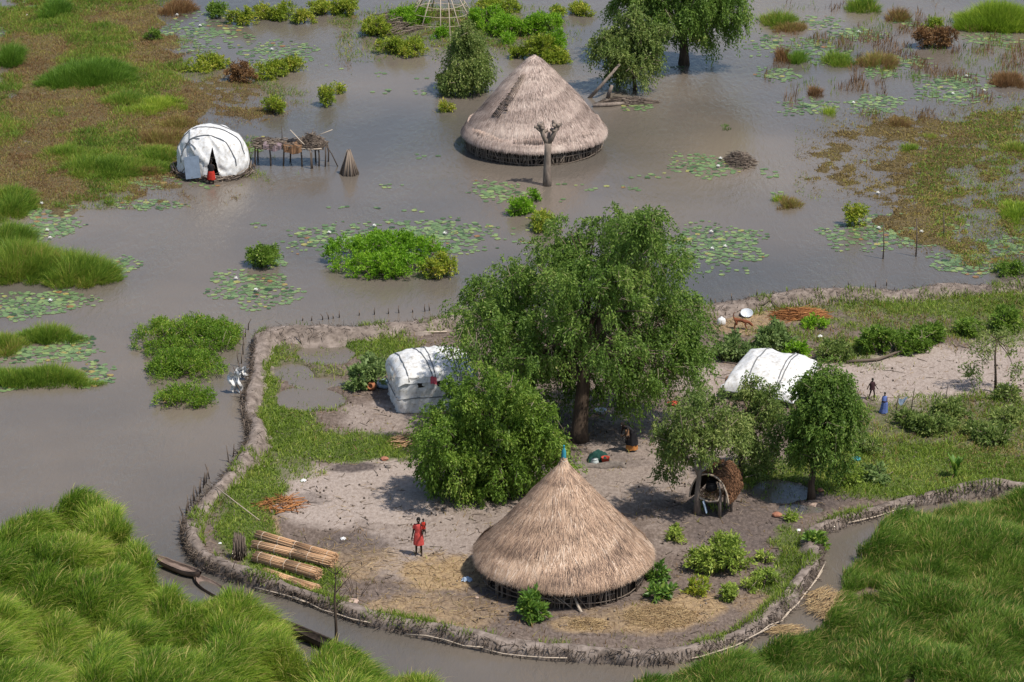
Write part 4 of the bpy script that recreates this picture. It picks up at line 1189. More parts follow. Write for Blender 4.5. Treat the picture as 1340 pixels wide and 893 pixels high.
# dead lopped tree before the far hut
dp = at(716, 243, 0)
t = thing('lopped_tree', 'bare lopped tree trunk forked into stubby knuckles, in the water before the grey hut', 'dead tree', dp)
mb = MB(); rr = random.Random(5)
mb.tube([(0, 0, -.4), (0, 0, .8), (.02, 0, 1.9), (.05, 0, 2.5)], [.27, .22, .19, .21], 9)
for pts, r0 in (([(.03, 0, 2.35), (-.22, .0, 2.9), (-.38, 0, 3.5)], .15), ([(.05, 0, 2.4), (.32, 0, 2.95), (.55, 0, 3.55)], .16), ([(.05, 0, 2.4), (.06, .1, 2.8), (.1, .1, 3.1)], .11)):
    mb.tube(pts, [r0, r0 * .85, r0 * .8], 8)
obj('trunk', mb.jitter(.015).mesh('trunk'), 'bark_pale', t)
mb = MB()
for c, n in (((-.36, 0, 3.35), 8), ((.52, 0, 3.45), 11), ((-.28, 0, 3.1), 4), ((.42, 0, 3.2), 5)):
    for k in range(n):
        d = Vector((rr.uniform(-1, 1), rr.uniform(-.8, .8), rr.uniform(.1, 1.2))).normalized() * rr.uniform(.2, .42)
        mb.tube([c, Vector(c) + d * .6, Vector(c) + d], [.10, .09, .075], 7)
obj('stub_branches', mb.jitter(.02).mesh('stub_branches'), 'bark_pale', t)

# ================================================================== SHRUBS
PAL = {'y': 'leaf_yellow', 'b': 'leaf_bright', 'd': 'leaf_round', 'g': 'leaf_garden', 'r': 'sedge_red', 'p': 'leaf_pale', 'u': 'leaf_gourd', 'x': 'leaf_gloss'}
def shrub(name, label, px, py, rx, hpx, pal, seed, z0=0.0, group=None, lsize=.15, dens=1.0, cat='shrub', dy=1.0, weep=.15, bumps=7, slen=(.16, .42)):
    b = at(px, py, z0); s = ppm(px, py)
    w = rx / s; h = hpx / (s * .95)
    rr = random.Random(seed); lob = []
    ry = w * dy * rr.uniform(.8, 1.15)
    for k in range(bumps):
        a = rr.uniform(0, 2 * PI); q = .25 + .62 * math.sqrt(rr.random())
        r_ = rr.uniform(.22, .42)
        zc = h * rr.uniform(.22, .62) * (1.1 - .5 * q)
        lob.append((math.cos(a) * q * w * .85, math.sin(a) * q * ry * .85, zc, w * r_, ry * r_, h * rr.uniform(.2, .36)))
    lob.append((rr.uniform(-.2, .2) * w, 0, h * .4, w * .5, ry * .5, h * .36))
    area = w * ry * 3.14 + 3.14 * w * h
    n = int(np.clip(area * 100 * dens, 48, 4200))
    crown = lobes_foliage(lob, n, 6, weep, lsize, seed, slen, .3, (0, 0), .5, bunch=8, tight=.10)
    t = thing(name, label, cat, b, 0, group)
    crown.materials.append(M[PAL[pal]]); crown.materials.append(M['twig'])
    obj('foliage', crown, None, t)
    mb = MB()
    for k in range(5):
        a = rr.uniform(0, 2 * PI)
        mb.tube([(0, 0, -.2), (math.cos(a) * w * .2, math.sin(a) * ry * .2, h * .3), (math.cos(a) * w * .45, math.sin(a) * ry * .45, h * .62)], [.03, .022, .012], 5, .3)
    obj('stems', mb.mesh('stems'), 'stick', t)
    return t

SH = [  # label, px, py(base), half width, height px, palette, seed, deep
 ('yellow green bush with a ragged top, at the far corner of the reed marsh', 316, 32, 17, 26, 'y'),
 ('small yellow shrub wedged between two others along the far bank', 344, 24, 14, 24, 'y'),
 ('yellow green shrub with darker base on the far bank', 371, 25, 18, 26, 'y'),
 ('low yellow shrub next to the lilies on the far bank', 398, 30, 14, 20, 'y'),
 ('dark green bush above the far lily bed', 287, 22, 14, 20, 'd'),
 ('wide yellow shrub at the frame edge above the lilies', 425, 16, 20, 18, 'y'),
 ('yellow bush on the bank near the hut frame', 455, 18, 20, 24, 'y'),
 ('low spreading yellow shrub growing in the lily bed', 272, 90, 30, 19, 'y'),
 ('yellow green shrub beside the rusty red sedge', 352, 100, 24, 25, 'y'),
 ('bright shrub at the end of the red sedge island', 383, 92, 16, 20, 'y'),
 ('rusty red sedge clump between two yellow shrubs', 318, 105, 19, 28, 'r'),
 ('small yellow shrub alone near the dome tent', 356, 148, 16, 26, 'y'),
 ('tall narrow yellow shrub alone in open water', 427, 138, 12, 32, 'y'),
 ('tiny yellow shrub touching the tall narrow one', 442, 122, 9, 14, 'y'),
 ('small green tuft bush by the far lily bed', 200, 54, 11, 16, 'd'),
 ('bright green bush behind the hut frame', 535, 30, 24, 24, 'b'),
 ('yellow shrub by the fallen brush heap', 495, 46, 22, 30, 'y'),
 ('yellow shrub drooping to the water below the brush heap', 512, 70, 20, 24, 'y'),
 ('yellow bush standing in front of the hut frame', 541, 72, 18, 22, 'y'),
 ('small bright bush growing inside the hut frame', 580, 50, 12, 13, 'b'),
 ('large bright green bush just behind the frame', 640, 36, 30, 30, 'b'),
 ('bright green bush among the yellow ones near the frame', 668, 46, 26, 30, 'b'),
 ('yellow topped shrub behind the bright bushes', 655, 14, 28, 18, 'y'),
 ('dark green bush at the end of the bushy bank', 712, 44, 30, 34, 'b'),
 ('yellow and green bush nearest the hut peak', 707, 76, 24, 36, 'y'),
 ('tall bright bush beside the hut peak', 730, 72, 18, 40, 'b'),
 ('low yellow bush touching the water behind the hut', 728, 80, 22, 18, 'y'),
 ('small round yellow bush alone behind the hut', 677, 76, 13, 17, 'y'),
 ('small bright bush near the round yellow one', 664, 55, 11, 15, 'b'),
 ('round green bush at the end of the far bank', 728, 24, 14, 18, 'y'),
 ('pair sized yellow bush by the frame top', 760, 18, 18, 16, 'y'),
 ('yellow green shrub at the foot of the willowy bush', 581, 118, 14, 30, 'y'),
 ('tiny bright shrub below the willowy bush', 581, 146, 9, 14, 'y'),
 ('round bright green shrub before the lopped trunk', 683, 280, 18, 28, 'b'),
 ('small bright shrub beside the round one near the lopped trunk', 702, 262, 8, 14, 'b'),
 ('yellow green shrub near the big shade tree top', 708, 299, 21, 26, 'y'),
 ('tall yellow green column of leaves in the flood by thin poles', 1119, 294, 14, 36, 'y'),
 ('small green shrub at the bank under the lilies', 1322, 358, 22, 16, 'd'),
 ('brown dry brush mound among the far sedges', 1222, 62, 28, 32, 'r'),
 ('leafy green plant behind the brown brush mound', 1224, 40, 14, 18, 'y'),
]
for i, (lab, px, py, rx, hp_, pal) in enumerate(SH):
    shrub('sedge_clump' if pal == 'r' else 'shrub', lab, px, py, rx, hp_, pal, 100 + i)
# the big bright leafy island and its yellow neighbour
shrub('shrub', 'large bright green leafy island of water plants ringed by lily pads', 503, 344, 76, 40, 'b', 201, lsize=.15, dens=1.6, dy=1.25, bumps=22)
shrub('shrub', 'small yellow green bush at the edge of the large leafy island', 578, 362, 24, 30, 'y', 202)
shrub('shrub', 'green bush with yellow flecks beside the single round lily bed', 340, 348, 26, 32, 'd', 203, dens=1.2)

# garden plants on land
GA = [('tallest sprawling garden plant below the crib', 950, 742, 36, 48, 'g'), ('leafy garden plant at the edge of the vegetable patch', 918, 745, 24, 30, 'g'), ('small round garden plant near the mud bank bend', 1001, 737, 10, 18, 'g'),
      ('bright garden plant close to the bend of the bank', 1003, 765, 14, 24, 'g'), ('low bushy garden plant near the straw', 958, 786, 18, 22, 'g'), ('yellowing garden plant with dry leaves', 914, 776, 14, 20, 'y'),
      ('small garden plant between the larger ones', 985, 772, 12, 14, 'g'), ('little leafy plant by the hut thatch', 883, 708, 10, 16, 'g'), ('tall leafy plant at the hut wall corner', 862, 760, 12, 26, 'x'),
      ('low leafy plant at the foot of the hut', 862, 784, 15, 18, 'x'), ('glossy leafy bush growing against the hut wall', 697, 808, 20, 34, 'x'),
      ('wide gourd vine patch behind the low tarp shelter', 960, 468, 30, 30, 'u'), ('grey green gourd plant beside the vine patch', 1008, 462, 30, 40, 'u'), ('bright leafy bush at the corner of the low shelter', 1043, 468, 16, 24, 'b'),
      ('gourd vine beside the boxy shelter', 478, 508, 26, 34, 'u'), ('low creeping vine beneath the gourd vine', 484, 490, 22, 26, 'u'),
      ('dark garden bush near the long fallen branch', 1150, 462, 28, 40, 'd'), ('broad bush behind the fallen branch', 1185, 458, 26, 32, 'd'), ('green bush on the slope near the sandy clearing', 1215, 448, 24, 26, 'd'),
      ('small round bush by the cut branches', 1066, 428, 14, 16, 'b'), ('pale weedy bush near the shelter corner', 1095, 470, 22, 26, 'p'), ('large green bush at the bank by the frame edge', 1310, 432, 26, 30, 'd'),
      ('leafy bush half way along the inner slope', 1265, 436, 22, 22, 'd'), ('olive bush at the edge of the sand', 1245, 545, 26, 24, 'p'), ('larger olive bush below the sandy clearing', 1222, 562, 30, 26, 'p'),
      ('dry olive bush near the blue cloth', 1188, 558, 18, 20, 'p'), ('olive bush at the foot of the sapling', 1318, 522, 18, 18, 'p'), ('low olive shrub by the frame edge', 1318, 552, 24, 20, 'p'), ('dusty weed bush behind the banana plant', 1290, 575, 30, 22, 'p'),
      ('small weed bush beside the dense tree', 1130, 590, 20, 16, 'p'), ('broadleaf weed at the pool edge', 1112, 632, 14, 24, 'g'), ('grey green weed near the pool', 1145, 625, 18, 14, 'u'),
      ('bright broadleaf plant hanging on the bend of the bank', 1070, 715, 13, 24, 'x'), ('tiny bright plant sprouting beside the pool stones', 1032, 682, 8, 10, 'g'), ('small plant on the sand by the hut', 882, 700, 7, 9, 'g')]
for i, (lab, px, py, rx, hp_, pal) in enumerate(GA):
    shrub('garden_plant' if pal in 'gux' else 'bush', lab, px, py, rx, hp_, pal, 300 + i, z0=LAND, lsize=.26 if pal in 'ux' else .18, cat='plant' if pal in 'gux' else 'bush', dens=.55 if pal in 'ux' else .8)

# banana-like plant
bp = at(1250, 625, LAND)
t = thing('banana_plant', 'young banana plant with upright broad leaves on the bright grass', 'plant', bp)
for k in range(8):
    a = 2 * PI * k / 8 + .3; L_ = random.uniform(.45, .8); up = random.uniform(.9, 1.25)
    def bl(u, v, a=a, L_=L_, up=up):
        w = .13 * math.sin(PI * (.06 + .94 * v)) ** .7
        r_ = L_ * v * .62; z = .3 + up * v * 1.1 - .55 * v * v * (1.6 - up)
        return (math.cos(a) * r_ - math.sin(a) * (u - .5) * 2 * w, math.sin(a) * r_ + math.cos(a) * (u - .5) * 2 * w, z - .12 * abs(u - .5))
    mb = MB(); mb.grid(bl, 5, 12, rnd=random.uniform(.3, .9)); obj('leaf', mb.mesh('leaf'), 'leaf_gloss', t)
obj('stem', MB().tube([(0, 0, -.05), (0, 0, .4), (.02, 0, .8)], [.09, .075, .05], 8, .5).mesh('stem'), 'leaf_gloss', t)

# ================================================================== GRASS
def sample_px(box, n, z=0.0):                      # even over the ground, from a photo box
    x0, y0, x1, y1 = box
    c = [at(x0, y0, z), at(x1, y0, z), at(x0, y1, z), at(x1, y1, z)]
    X = RNG.uniform(min(v.x for v in c), max(v.x for v in c), n); Y = RNG.uniform(min(v.y for v in c), max(v.y for v in c), n)
    px, py = proj(X, Y, z)
    k = (px > x0) & (px < x1) & (py > y0) & (py < y1)
    return X[k], Y[k], px[k], py[k]

def tussocks(ms, X, Y, Z, per, hr, spread, wind, width, seed, tone=None, lean=.55):
    rg = np.random.default_rng(seed)
    n = len(X)
    if n == 0: return
    hc = rg.uniform(hr[0], hr[1], n)
    tc_ = rg.random(n) if tone is None else tone
    ix = np.repeat(np.arange(n), per)
    m_ = len(ix)
    a = rg.uniform(0, 2 * PI, m_); q = np.sqrt(rg.random(m_))
    Pm = np.stack([X[ix] + np.cos(a) * q * spread, Y[ix] + np.sin(a) * q * spread, Z[ix] - .04], 1)
    ln = np.stack([np.cos(a) * q * lean + wind[0] + rg.normal(0, .16, m_), np.sin(a) * q * lean + wind[1] + rg.normal(0, .16, m_)], 1)
    h = hc[ix] * rg.uniform(.55, 1.12, m_) * (1 - .25 * q)
    rn = np.clip(.15 + .45 * tc_[ix] + rg.normal(.12, .17, m_), 0, 1)
    add_blades(ms, Pm, h, width * rg.uniform(.7, 1.3, m_), ln, rn, curl=.38)

def grass_island(label, ellipses, hgt, mat, seed, dens=1.0, name='grass_clump', cat='grass clump', wind=(.10, .04), width=.027, spread=.30, kind=None, per=85):
    ms = Mass(); rg = np.random.default_rng(seed)
    Xs, Ys, Qs, OXs, OYs = [], [], [], [], []
    for (cx, cy, rx, ry) in ellipses:
        c = at(cx, cy); s = ppm(cx, cy); wx = rx / s; e0, e1 = at(cx, cy - ry), at(cx, cy + ry)
        wy = (e0.y - e1.y) / 2
        n = int(wx * wy * PI * 7 * dens) + 3
        a = rg.uniform(0, 2 * PI, n); q0 = rg.random(n) ** .62; q = q0 * (1 + .14 * np.sin(3 * a + seed) + .09 * np.sin(7 * a + seed * 2))
        Qs.append(q0); OXs.append(np.cos(a) * q0 ** 2); OYs.append(np.sin(a) * q0 ** 2)
        Xs.append(c.x + np.cos(a) * q * wx * .93); Ys.append((e0.y + e1.y) / 2 + np.sin(a) * q * wy * .93)
    X, Y = np.concatenate(Xs), np.concatenate(Ys)
    tone = np.clip(fbm(X * .7 + seed, Y * .7, seed) * 1.6 - .3, 0, 1)
    Q, OX, OY = np.concatenate(Qs), np.concatenate(OXs), np.concatenate(OYs)
    o0 = at(ellipses[0][0], ellipses[0][1])
    n = len(X); ix = np.repeat(np.arange(n), per); m_ = len(ix)
    a = rg.uniform(0, 2 * PI, m_); q = np.sqrt(rg.random(m_))
    hc = rg.uniform(hgt[0], hgt[1], n) * (1.2 - .85 * Q ** 2) * (.65 + .7 * fbm(X * 1.1, Y * .9, seed + 4))
    Pm = np.stack([X[ix] - o0.x + np.cos(a) * q * spread, Y[ix] - o0.y + np.sin(a) * q * spread, np.full(m_, -.05)], 1)
    ln = np.stack([np.cos(a) * q * .5 + OX[ix] * .55 + wind[0] + rg.normal(0, .2, m_), np.sin(a) * q * .5 + OY[ix] * .55 + wind[1] + rg.normal(0, .2, m_)], 1)
    h = hc[ix] * rg.uniform(.5, 1.12, m_)
    add_blades(ms, Pm, h, width * rg.uniform(.7, 1.3, m_), ln, np.clip(.12 + .5 * tone[ix] + rg.normal(.12, .19, m_), 0, 1), curl=.38)
    o = obj(name, ms.mesh(name), mat, None, o0)
    return tag(o, label, cat, None, kind)

def leaf_mound(label, ellipses, h, mat, seed, dens=1.0, name='water_plant_island', cat='plant island'):
    rr = random.Random(seed); o0 = at(ellipses[0][0], ellipses[0][1]); lob = []; area = 0
    for (cx, cy, rx, ry) in ellipses:
        c = at(cx, cy); s = ppm(cx, cy); wx = rx / s; wy = (at(cx, cy - ry).y - at(cx, cy + ry).y) / 2
        area += wx * wy * PI
        for k in range(int(wx * wy * 9) + 10):
            a = rr.uniform(0, 2 * PI); q = rr.random() ** .55 * (1 + .05 * math.sin(3 * a + seed) + .05 * math.sin(8 * a))
            hh = h * (1.1 - .75 * q * q) * rr.uniform(.8, 1.1)
            r_ = rr.uniform(.3, .5)
            lob.append((c.x - o0.x + math.cos(a) * q * wx * .94, c.y - o0.y + math.sin(a) * q * wy * .94, hh * .5, r_, r_, hh * .5))
    crown = lobes_foliage(lob, int(min(area * 300 * dens, 18000)), 5, .2, .11, seed, (.16, .36), .15, (0, 0), .9, bunch=8, tight=.13)
    crown.materials.append(M[mat]); crown.materials.append(M['twig'])
    return tag(obj(name, crown, None, None, o0), label, cat)
grass_island('tallest rounded tuft of grass at the frame edge beside lilies', [(15, 270, 36, 22)], (.6, 1.0), 'grass_mixed', 1)
grass_island('long grassy island with a rounded end touching lily pads', [(35, 352, 85, 24), (105, 362, 48, 18), (10, 320, 40, 16)], (.9, 1.5), 'grass_mixed', 2)
grass_island('narrow bright grass strip between two lily beds', [(62, 443, 52, 10), (10, 455, 24, 14)], (.6, .9), 'grass_mixed', 3)
grass_island('yellowish grass island edged with lily pads near the frame edge', [(60, 497, 64, 13), (20, 498, 40, 12)], (.5, .9), 'grass_mixed', 4)
grass_island('low grass mat at the end of the yellowish island', [(118, 504, 22, 6)], (.15, .3), 'grass_mixed', 5)
leaf_mound('largest round leafy plant island beside the mud bank', [(245, 448, 72, 24)], .95, 'leaf_marsh', 6)
leaf_mound('middle plant island of three by the mud bank', [(243, 486, 56, 16)], .8, 'leaf_marsh', 7)
leaf_mound('smallest plant island of three by the mud bank', [(242, 527, 38, 11)], .75, 'leaf_marsh', 8)
grass_island('dark tall grass mound on the brown marsh', [(113, 106, 70, 14), (140, 100, 44, 12)], (.9, 1.3), 'grass_dark', 9, 1.2)
grass_island('dark rush tuft near the far edge of the marsh', [(14, 82, 12, 8)], (1.2, 1.7), 'grass_dark', 10, 2)
grass_island('olive grass mound below the dark mound', [(162, 136, 28, 9)], (.6, .9), 'grass_mixed', 11)
grass_island('pale bright grass mound on the marsh shoulder', [(212, 140, 40, 9), (190, 148, 30, 8)], (.4, .7), 'grass_bright', 12)
grass_island('straw coloured grass mound behind the dome tent', [(212, 184, 44, 14), (230, 165, 22, 10)], (.4, .7), 'grass_brown', 13)
grass_island('long green grass hummock beside the dome tent', [(140, 222, 92, 17), (205, 205, 34, 14), (90, 205, 50, 10)], (.5, .8), 'grass_mixed', 14)
grass_island('dry reddish tuft at the water edge of the hummock', [(190, 226, 24, 6)], (.3, .5), 'grass_brown', 15)
grass_island('tall bright green reed bed at the far corner', [(1310, 32, 62, 14)], (1.2, 1.7), 'grass_bright', 16, 1.2)
for i, (lab, px, py, rx, ry, hg, mt) in enumerate([
    ('green sedge tuft in a lily bed', 1042, 80, 12, 4, (.6, 1.0), 'grass_dark'), ('brownish sedge tuft beside the green one', 1025, 76, 8, 4, (.7, 1.1), 'sedge_red'), ('bright sedge tuft among far lilies', 1098, 82, 20, 5, (.5, .9), 'grass_mixed'),
    ('sedge tangle with brown stems near the lilies', 1150, 84, 24, 6, (.6, 1.0), 'grass_brown'), ('tall upright green sedge alone by lilies', 1084, 150, 6, 3, (.6, 1.0), 'grass_bright'), ('yellow sedge tuft by the far reeds', 1020, 30, 26, 5, (.6, 1.0), 'grass_mixed'),
    ('brown fringe of sedge below the yellow tuft', 1032, 38, 22, 4, (.4, .7), 'grass_brown'), ('red tinged sedge standing near the brush mound', 1176, 24, 14, 4, (.8, 1.2), 'grass_brown'), ('thin green sedge at the top of the flood', 1130, 12, 20, 5, (.7, 1.1), 'grass_mixed'),
    ('brown reeds in scattered tufts by the frame edge', 1318, 108, 24, 6, (.5, .9), 'sedge_red'), ('small olive tuft on floating weed', 1190, 196, 12, 4, (.3, .5), 'grass_mixed'), ('small olive tuft alone on brown weed', 1218, 180, 12, 3, (.2, .4), 'grass_mixed'),
    ('green tuft beside open water on the weed', 1175, 165, 12, 5, (.4, .6), 'grass_brown'), ('thin tuft in open water before the poles', 1030, 268, 16, 5, (.4, .7), 'grass_brown'), ('little bright tuft before the poles', 1020, 262, 6, 3, (.4, .6), 'grass_bright'),
    ('tiny upright tuft in brown open water', 949, 168, 3, 2, (.3, .5), 'grass_dark'), ('reddish tuft near the far lilies', 1066, 122, 8, 5, (.4, .7), 'sedge_red'), ('bright grass hump at the weed edge', 1330, 282, 20, 12, (.4, .7), 'grass_bright'), ('green tuft at the frame edge on weed', 1328, 196, 18, 5, (.4, .6), 'grass_mixed'),
    ('dark reed tuft at the marsh bank', 72, 18, 20, 8, (.8, 1.2), 'grass_dark'), ('red brown tuft at the marsh bank', 235, 14, 20, 7, (.6, 1.0), 'sedge_red')]):
    grass_island(lab, [(px, py, rx * 1.1, ry * 1.5)], hg, mt, 40 + i, 1.2, spread=.26, per=42, name='sedge_tuft', cat='sedge tuft')

# tall wind-combed grass on both near banks
def bank_grass(nm, poly, box, per_m2, hr, wind, mat, label, seed, tone_shift=0, per=80, width=.024, spread=.32, edge=None):
    n = int(per_m2 * 3300)
    X, Y, px, py = sample_px(box, n)
    nz = fbm(X * .45, Y * .45, 3) - .5
    k = in_poly(px + nz * 16, py + nz * 8, poly)
    X, Y, px, py = X[k], Y[k], px[k], py[k]
    big = fbm(X * .28 + 5, Y * .22, seed)
    gap = fbm(X * .55, Y * .4, seed + 3)
    k = gap > .27
    X, Y, px, py, big = X[k], Y[k], px[k], py[k], big[k]
    ms = Mass()
    tone = np.clip((fbm(X * .35, Y * .3, seed + 5) - .5) * 2.2 + .5 + tone_shift + .2 * (RNG.random(len(X)) - .5), 0, 1)
    hm = np.clip(.5 + (big - .35) * 2.2, .35, 1.25)
    rg = np.random.default_rng(seed)
    nT = len(X)
    ix = np.repeat(np.arange(nT), per); m_ = len(ix)
    a = rg.uniform(0, 2 * PI, m_); q = np.sqrt(rg.random(m_))
    wn_ = fbm(X * .3, Y * .3, seed + 9)
    wd = np.stack([wind[0] + (wn_ - .5) * .9, wind[1] + (fbm(X * .3 + 20, Y * .3, seed + 2) - .5) * .9], 1)
    Pm = np.stack([X[ix] + np.cos(a) * q * spread, Y[ix] + np.sin(a) * q * spread, np.full(m_, .0)], 1)
    e_ = .25
    mz = lambda x, y: fbm(x * .48 + 31, y * .34 + 7, seed + 21, 2)
    gxm = (mz(X + e_, Y) - mz(X - e_, Y)) / (2 * e_); gym = (mz(X, Y + e_) - mz(X, Y - e_)) / (2 * e_)
    wd = wd - np.stack([gxm, gym], 1) * 1.3
    body = np.clip((mz(X, Y) - .30) * 3.6, .06, 1.2) * hr[1] * (.7 + .6 * big)
    Pm[:, 2] = body[ix] * rg.random(m_) ** .55 - .05
    ln = np.stack([np.cos(a) * q * .35, np.sin(a) * q * .35], 1) + wd[ix] + rg.normal(0, .30, (m_, 2))
    h = rg.uniform(.24, .46, m_) * (.7 + .40 * hr[1]) * rg.choice([.7, 1, 1, 1.35], nT)[ix]
    rn = np.clip(.02 + .30 * tone[ix] + .34 * rg.random(nT)[ix] + rg.normal(.10, .22, m_), 0, .9)
    dd_ = rg.random(m_) < .045
    rn[dd_] = 1.0; h[dd_] *= 1.3
    add_blades(ms, Pm, h, width * rg.uniform(.6, 1.4, m_), ln, rn, curl=.42)
    o = obj(nm, ms.mesh(nm), mat)
    return tag(o, label, 'grass', None, 'stuff')
bank_grass('reed_grass', BANK_L, (-140, 670, 640, 1090), 10.0, (.75, 1.3), (.45, .05), 'grass_tall', 'tall wind combed bright grass covering the near bank beside the dugout canoes', 61)
bank_grass('meadow_grass', BANK_R, (700, 630, 1500, 1090), 9.5, (.3, .55), (.30, .05), 'grass_meadow', 'thick green meadow grass on the bank outside the bend of the mud wall', 62, per=76, tone_shift=.0)

# short turf in the yard and on the marsh: scattered blades by ground cover
def turf(nm, box, per_m2, hr, mat, label, field, seed, width=.03, lean=.5):
    c = [at(box[0], box[1]), at(box[2], box[1]), at(box[0], box[3]), at(box[2], box[3])]
    area = (max(v.x for v in c) - min(v.x for v in c)) * (max(v.y for v in c) - min(v.y for v in c))
    X, Y, px, py = sample_px(box, int(area * per_m2))
    g = ground_fields(X, Y)
    pr = field(g, X, Y)
    k = RNG.random(len(X)) < pr
    X, Y, z, pr = X[k], Y[k], g['z'][k], pr[k]
    n = len(X)
    tone = np.clip((fbm(X * .6, Y * .5, seed) - .5) * 1.8 + .5, 0, 1)
    ms = Mass()
    hh = RNG.uniform(hr[0], hr[1], n) * (.6 + .6 * np.clip((fbm(X * .9, Y * .9, seed + 2) - .3) * 2, 0, 1.3))
    add_blades(ms, np.stack([X, Y, np.maximum(z, -.05) - .02], 1), hh, width * RNG.uniform(.7, 1.3, n), RNG.normal(0, lean, (n, 2)) + np.array([.1, 0]), np.clip(.1 + .5 * tone + RNG.normal(.12, .2, n), 0, 1))
    o = obj(nm, ms.mesh(nm), mat)
    return tag(o, label, 'grass', None, 'stuff')
def f_green(g, X, Y):
    gm_ = mask(GREEN, g['px'], g['py'], g['nz']); br_ = fbm(X * 1.3, Y * 1.3, 77)
    return np.where(g['isl'] & (g['z'] > -.14), np.where(g['z'] > .01, 1, .10) * np.clip(np.maximum(gm_, (g['z'] < .01) * 1.) * 1.3 + (br_ - .55) * 1.5 * (gm_ > .05), 0, 1), 0)
turf('turf', (250, 380, 1400, 860), 230, (.12, .32), 'grass_short', 'short green turf growing inside the mud bank', f_green, 71, .04)
def f_weed(g, X, Y):
    base_ = np.clip((fbm(X * .9, Y * .9, 91) - .58) * 5, 0, .35) + np.clip((fbm(X * .25, Y * .25, 92) - .5) * 1.2, 0, .12)
    q = np.clip((g['px'] - 900) / 200, 0, 1) * np.clip((640 - g['py']) / 60, 0, 1)
    sd = mask(SAND, g['px'], g['py'], g['nz'])
    return np.where(g['isl'] & (g['z'] > .02), (base_ * .35 + .30 * q * (fbm(X * .5, Y * .5, 93) > .42)) * (1 - .95 * sd), 0)
turf('weeds', (250, 380, 1400, 860), 110, (.12, .36), 'grass_brown', 'sparse dry weeds dotted over the bare yard', f_weed, 72, .035)
def f_marsh_l(g, X, Y): return np.where(g['px'] < 480, np.clip(g['marsh'] * 1.4 - .15 + (fbm(X * .5, Y * .35, 81) - .5) * .8, 0, 1) * (g['marsh'] > .08), 0)
turf('marsh_grass', (-40, -30, 460, 275), 200, (.08, .26), 'grass_brown', 'brown and green marsh vegetation spread behind the dome tent', f_marsh_l, 73, .032, .6)
def f_marsh_l2(g, X, Y): return f_marsh_l(g, X, Y) * np.clip((fbm(X * .22 + 9, Y * .12, 83) - .455) * 8, 0, 1)
turf('marsh_grass', (-40, -30, 460, 275), 260, (.15, .42), 'grass_mixed', 'greener grass patches within the brown marsh', f_marsh_l2, 74, .03, .5)
def f_marsh_r(g, X, Y): return np.where(g['px'] > 1040, np.clip(g['marsh'] * 1.6 - .05 + (fbm(X * .6, Y * .3, 85) - .5) * 1.5, 0, 1) * (g['marsh'] > .05), 0)
turf('floating_weed', (1040, 120, 1420, 350), 120, (.05, .22), 'grass_olive', 'flat olive brown floating weed spread over the shallow flood', f_marsh_r, 75, .055, .9)
def f_marsh_r2(g, X, Y): return f_marsh_r(g, X, Y) * np.clip((fbm(X * .2 + 4, Y * .1, 89) - .46) * 7 + np.clip((g['px'] - 1240) / 150, -.5, .8), 0, 1)
turf('floating_weed', (1040, 120, 1420, 350), 90, (.08, .30), 'grass_mixed', 'greener tufts of weed within the olive brown floating weed', f_marsh_r2, 78, .04, .6)
def f_marsh_m(g, X, Y): return np.where((g['px'] > 440) & (g['px'] < 780) & (g['py'] < 80), np.clip(g['marsh'] * 1.3 - .1, 0, 1), 0)
turf('marsh_grass', (440, -20, 780, 85), 55, (.15, .45), 'grass_mixed', 'green undergrowth between the shrubs of the far bank', f_marsh_m, 76, .05, .6)
def f_sedge(g, X, Y):
    q = ell(g['px'], g['py'], 1200, 75, 200, 75, .8) * (fbm(X * .7, Y * .35, 87) > .60)
    return np.where(g['py'] < 165, q * .35, 0)
turf('sedges', (1000, -20, 1400, 170), 60, (.25, .6), 'grass_mixed', 'scattered green sedge blades standing in the far shallows', lambda g, X, Y: f_sedge(g, X + 3, Y), 79, .035, .25)
turf('sedges', (1000, -20, 1400, 170), 120, (.3, .8), 'sedge_red', 'scattered brown sedge stems standing in the far shallows', f_sedge, 77, .035, .25)
# green growing on the bank itself
n = 26000
k = RNG.integers(0, npth, n)
u = RNG.uniform(-1.0, 1.5, n)
pp = P[k] + NO[k] * (u * wide[k])[:, None]
gz = np.interp(u, [q[0] for q in prof_d], [q[1] for q in prof_d]) * high[k] + .04
nzz = fbm(pp[:, 0] * .55, pp[:, 1] * .55, 95)
keep = (nzz > np.where(topside[k], .55, .60)) | ((u > .9) & (nzz > .45))
ms = Mass()
kk = np.where(keep)[0]
add_blades(ms, np.stack([pp[kk, 0], pp[kk, 1], gz[kk]], 1), RNG.uniform(.12, .42, len(kk)), np.full(len(kk), .035), RNG.normal(0, .4, (len(kk), 2)), np.clip(RNG.normal(.45, .22, len(kk)), 0, 1))
tag(obj('bank_grass', ms.mesh('bank_grass'), 'grass_short'), 'tufts of green grass sprouting along the mud bank', 'grass', None, 'stuff')

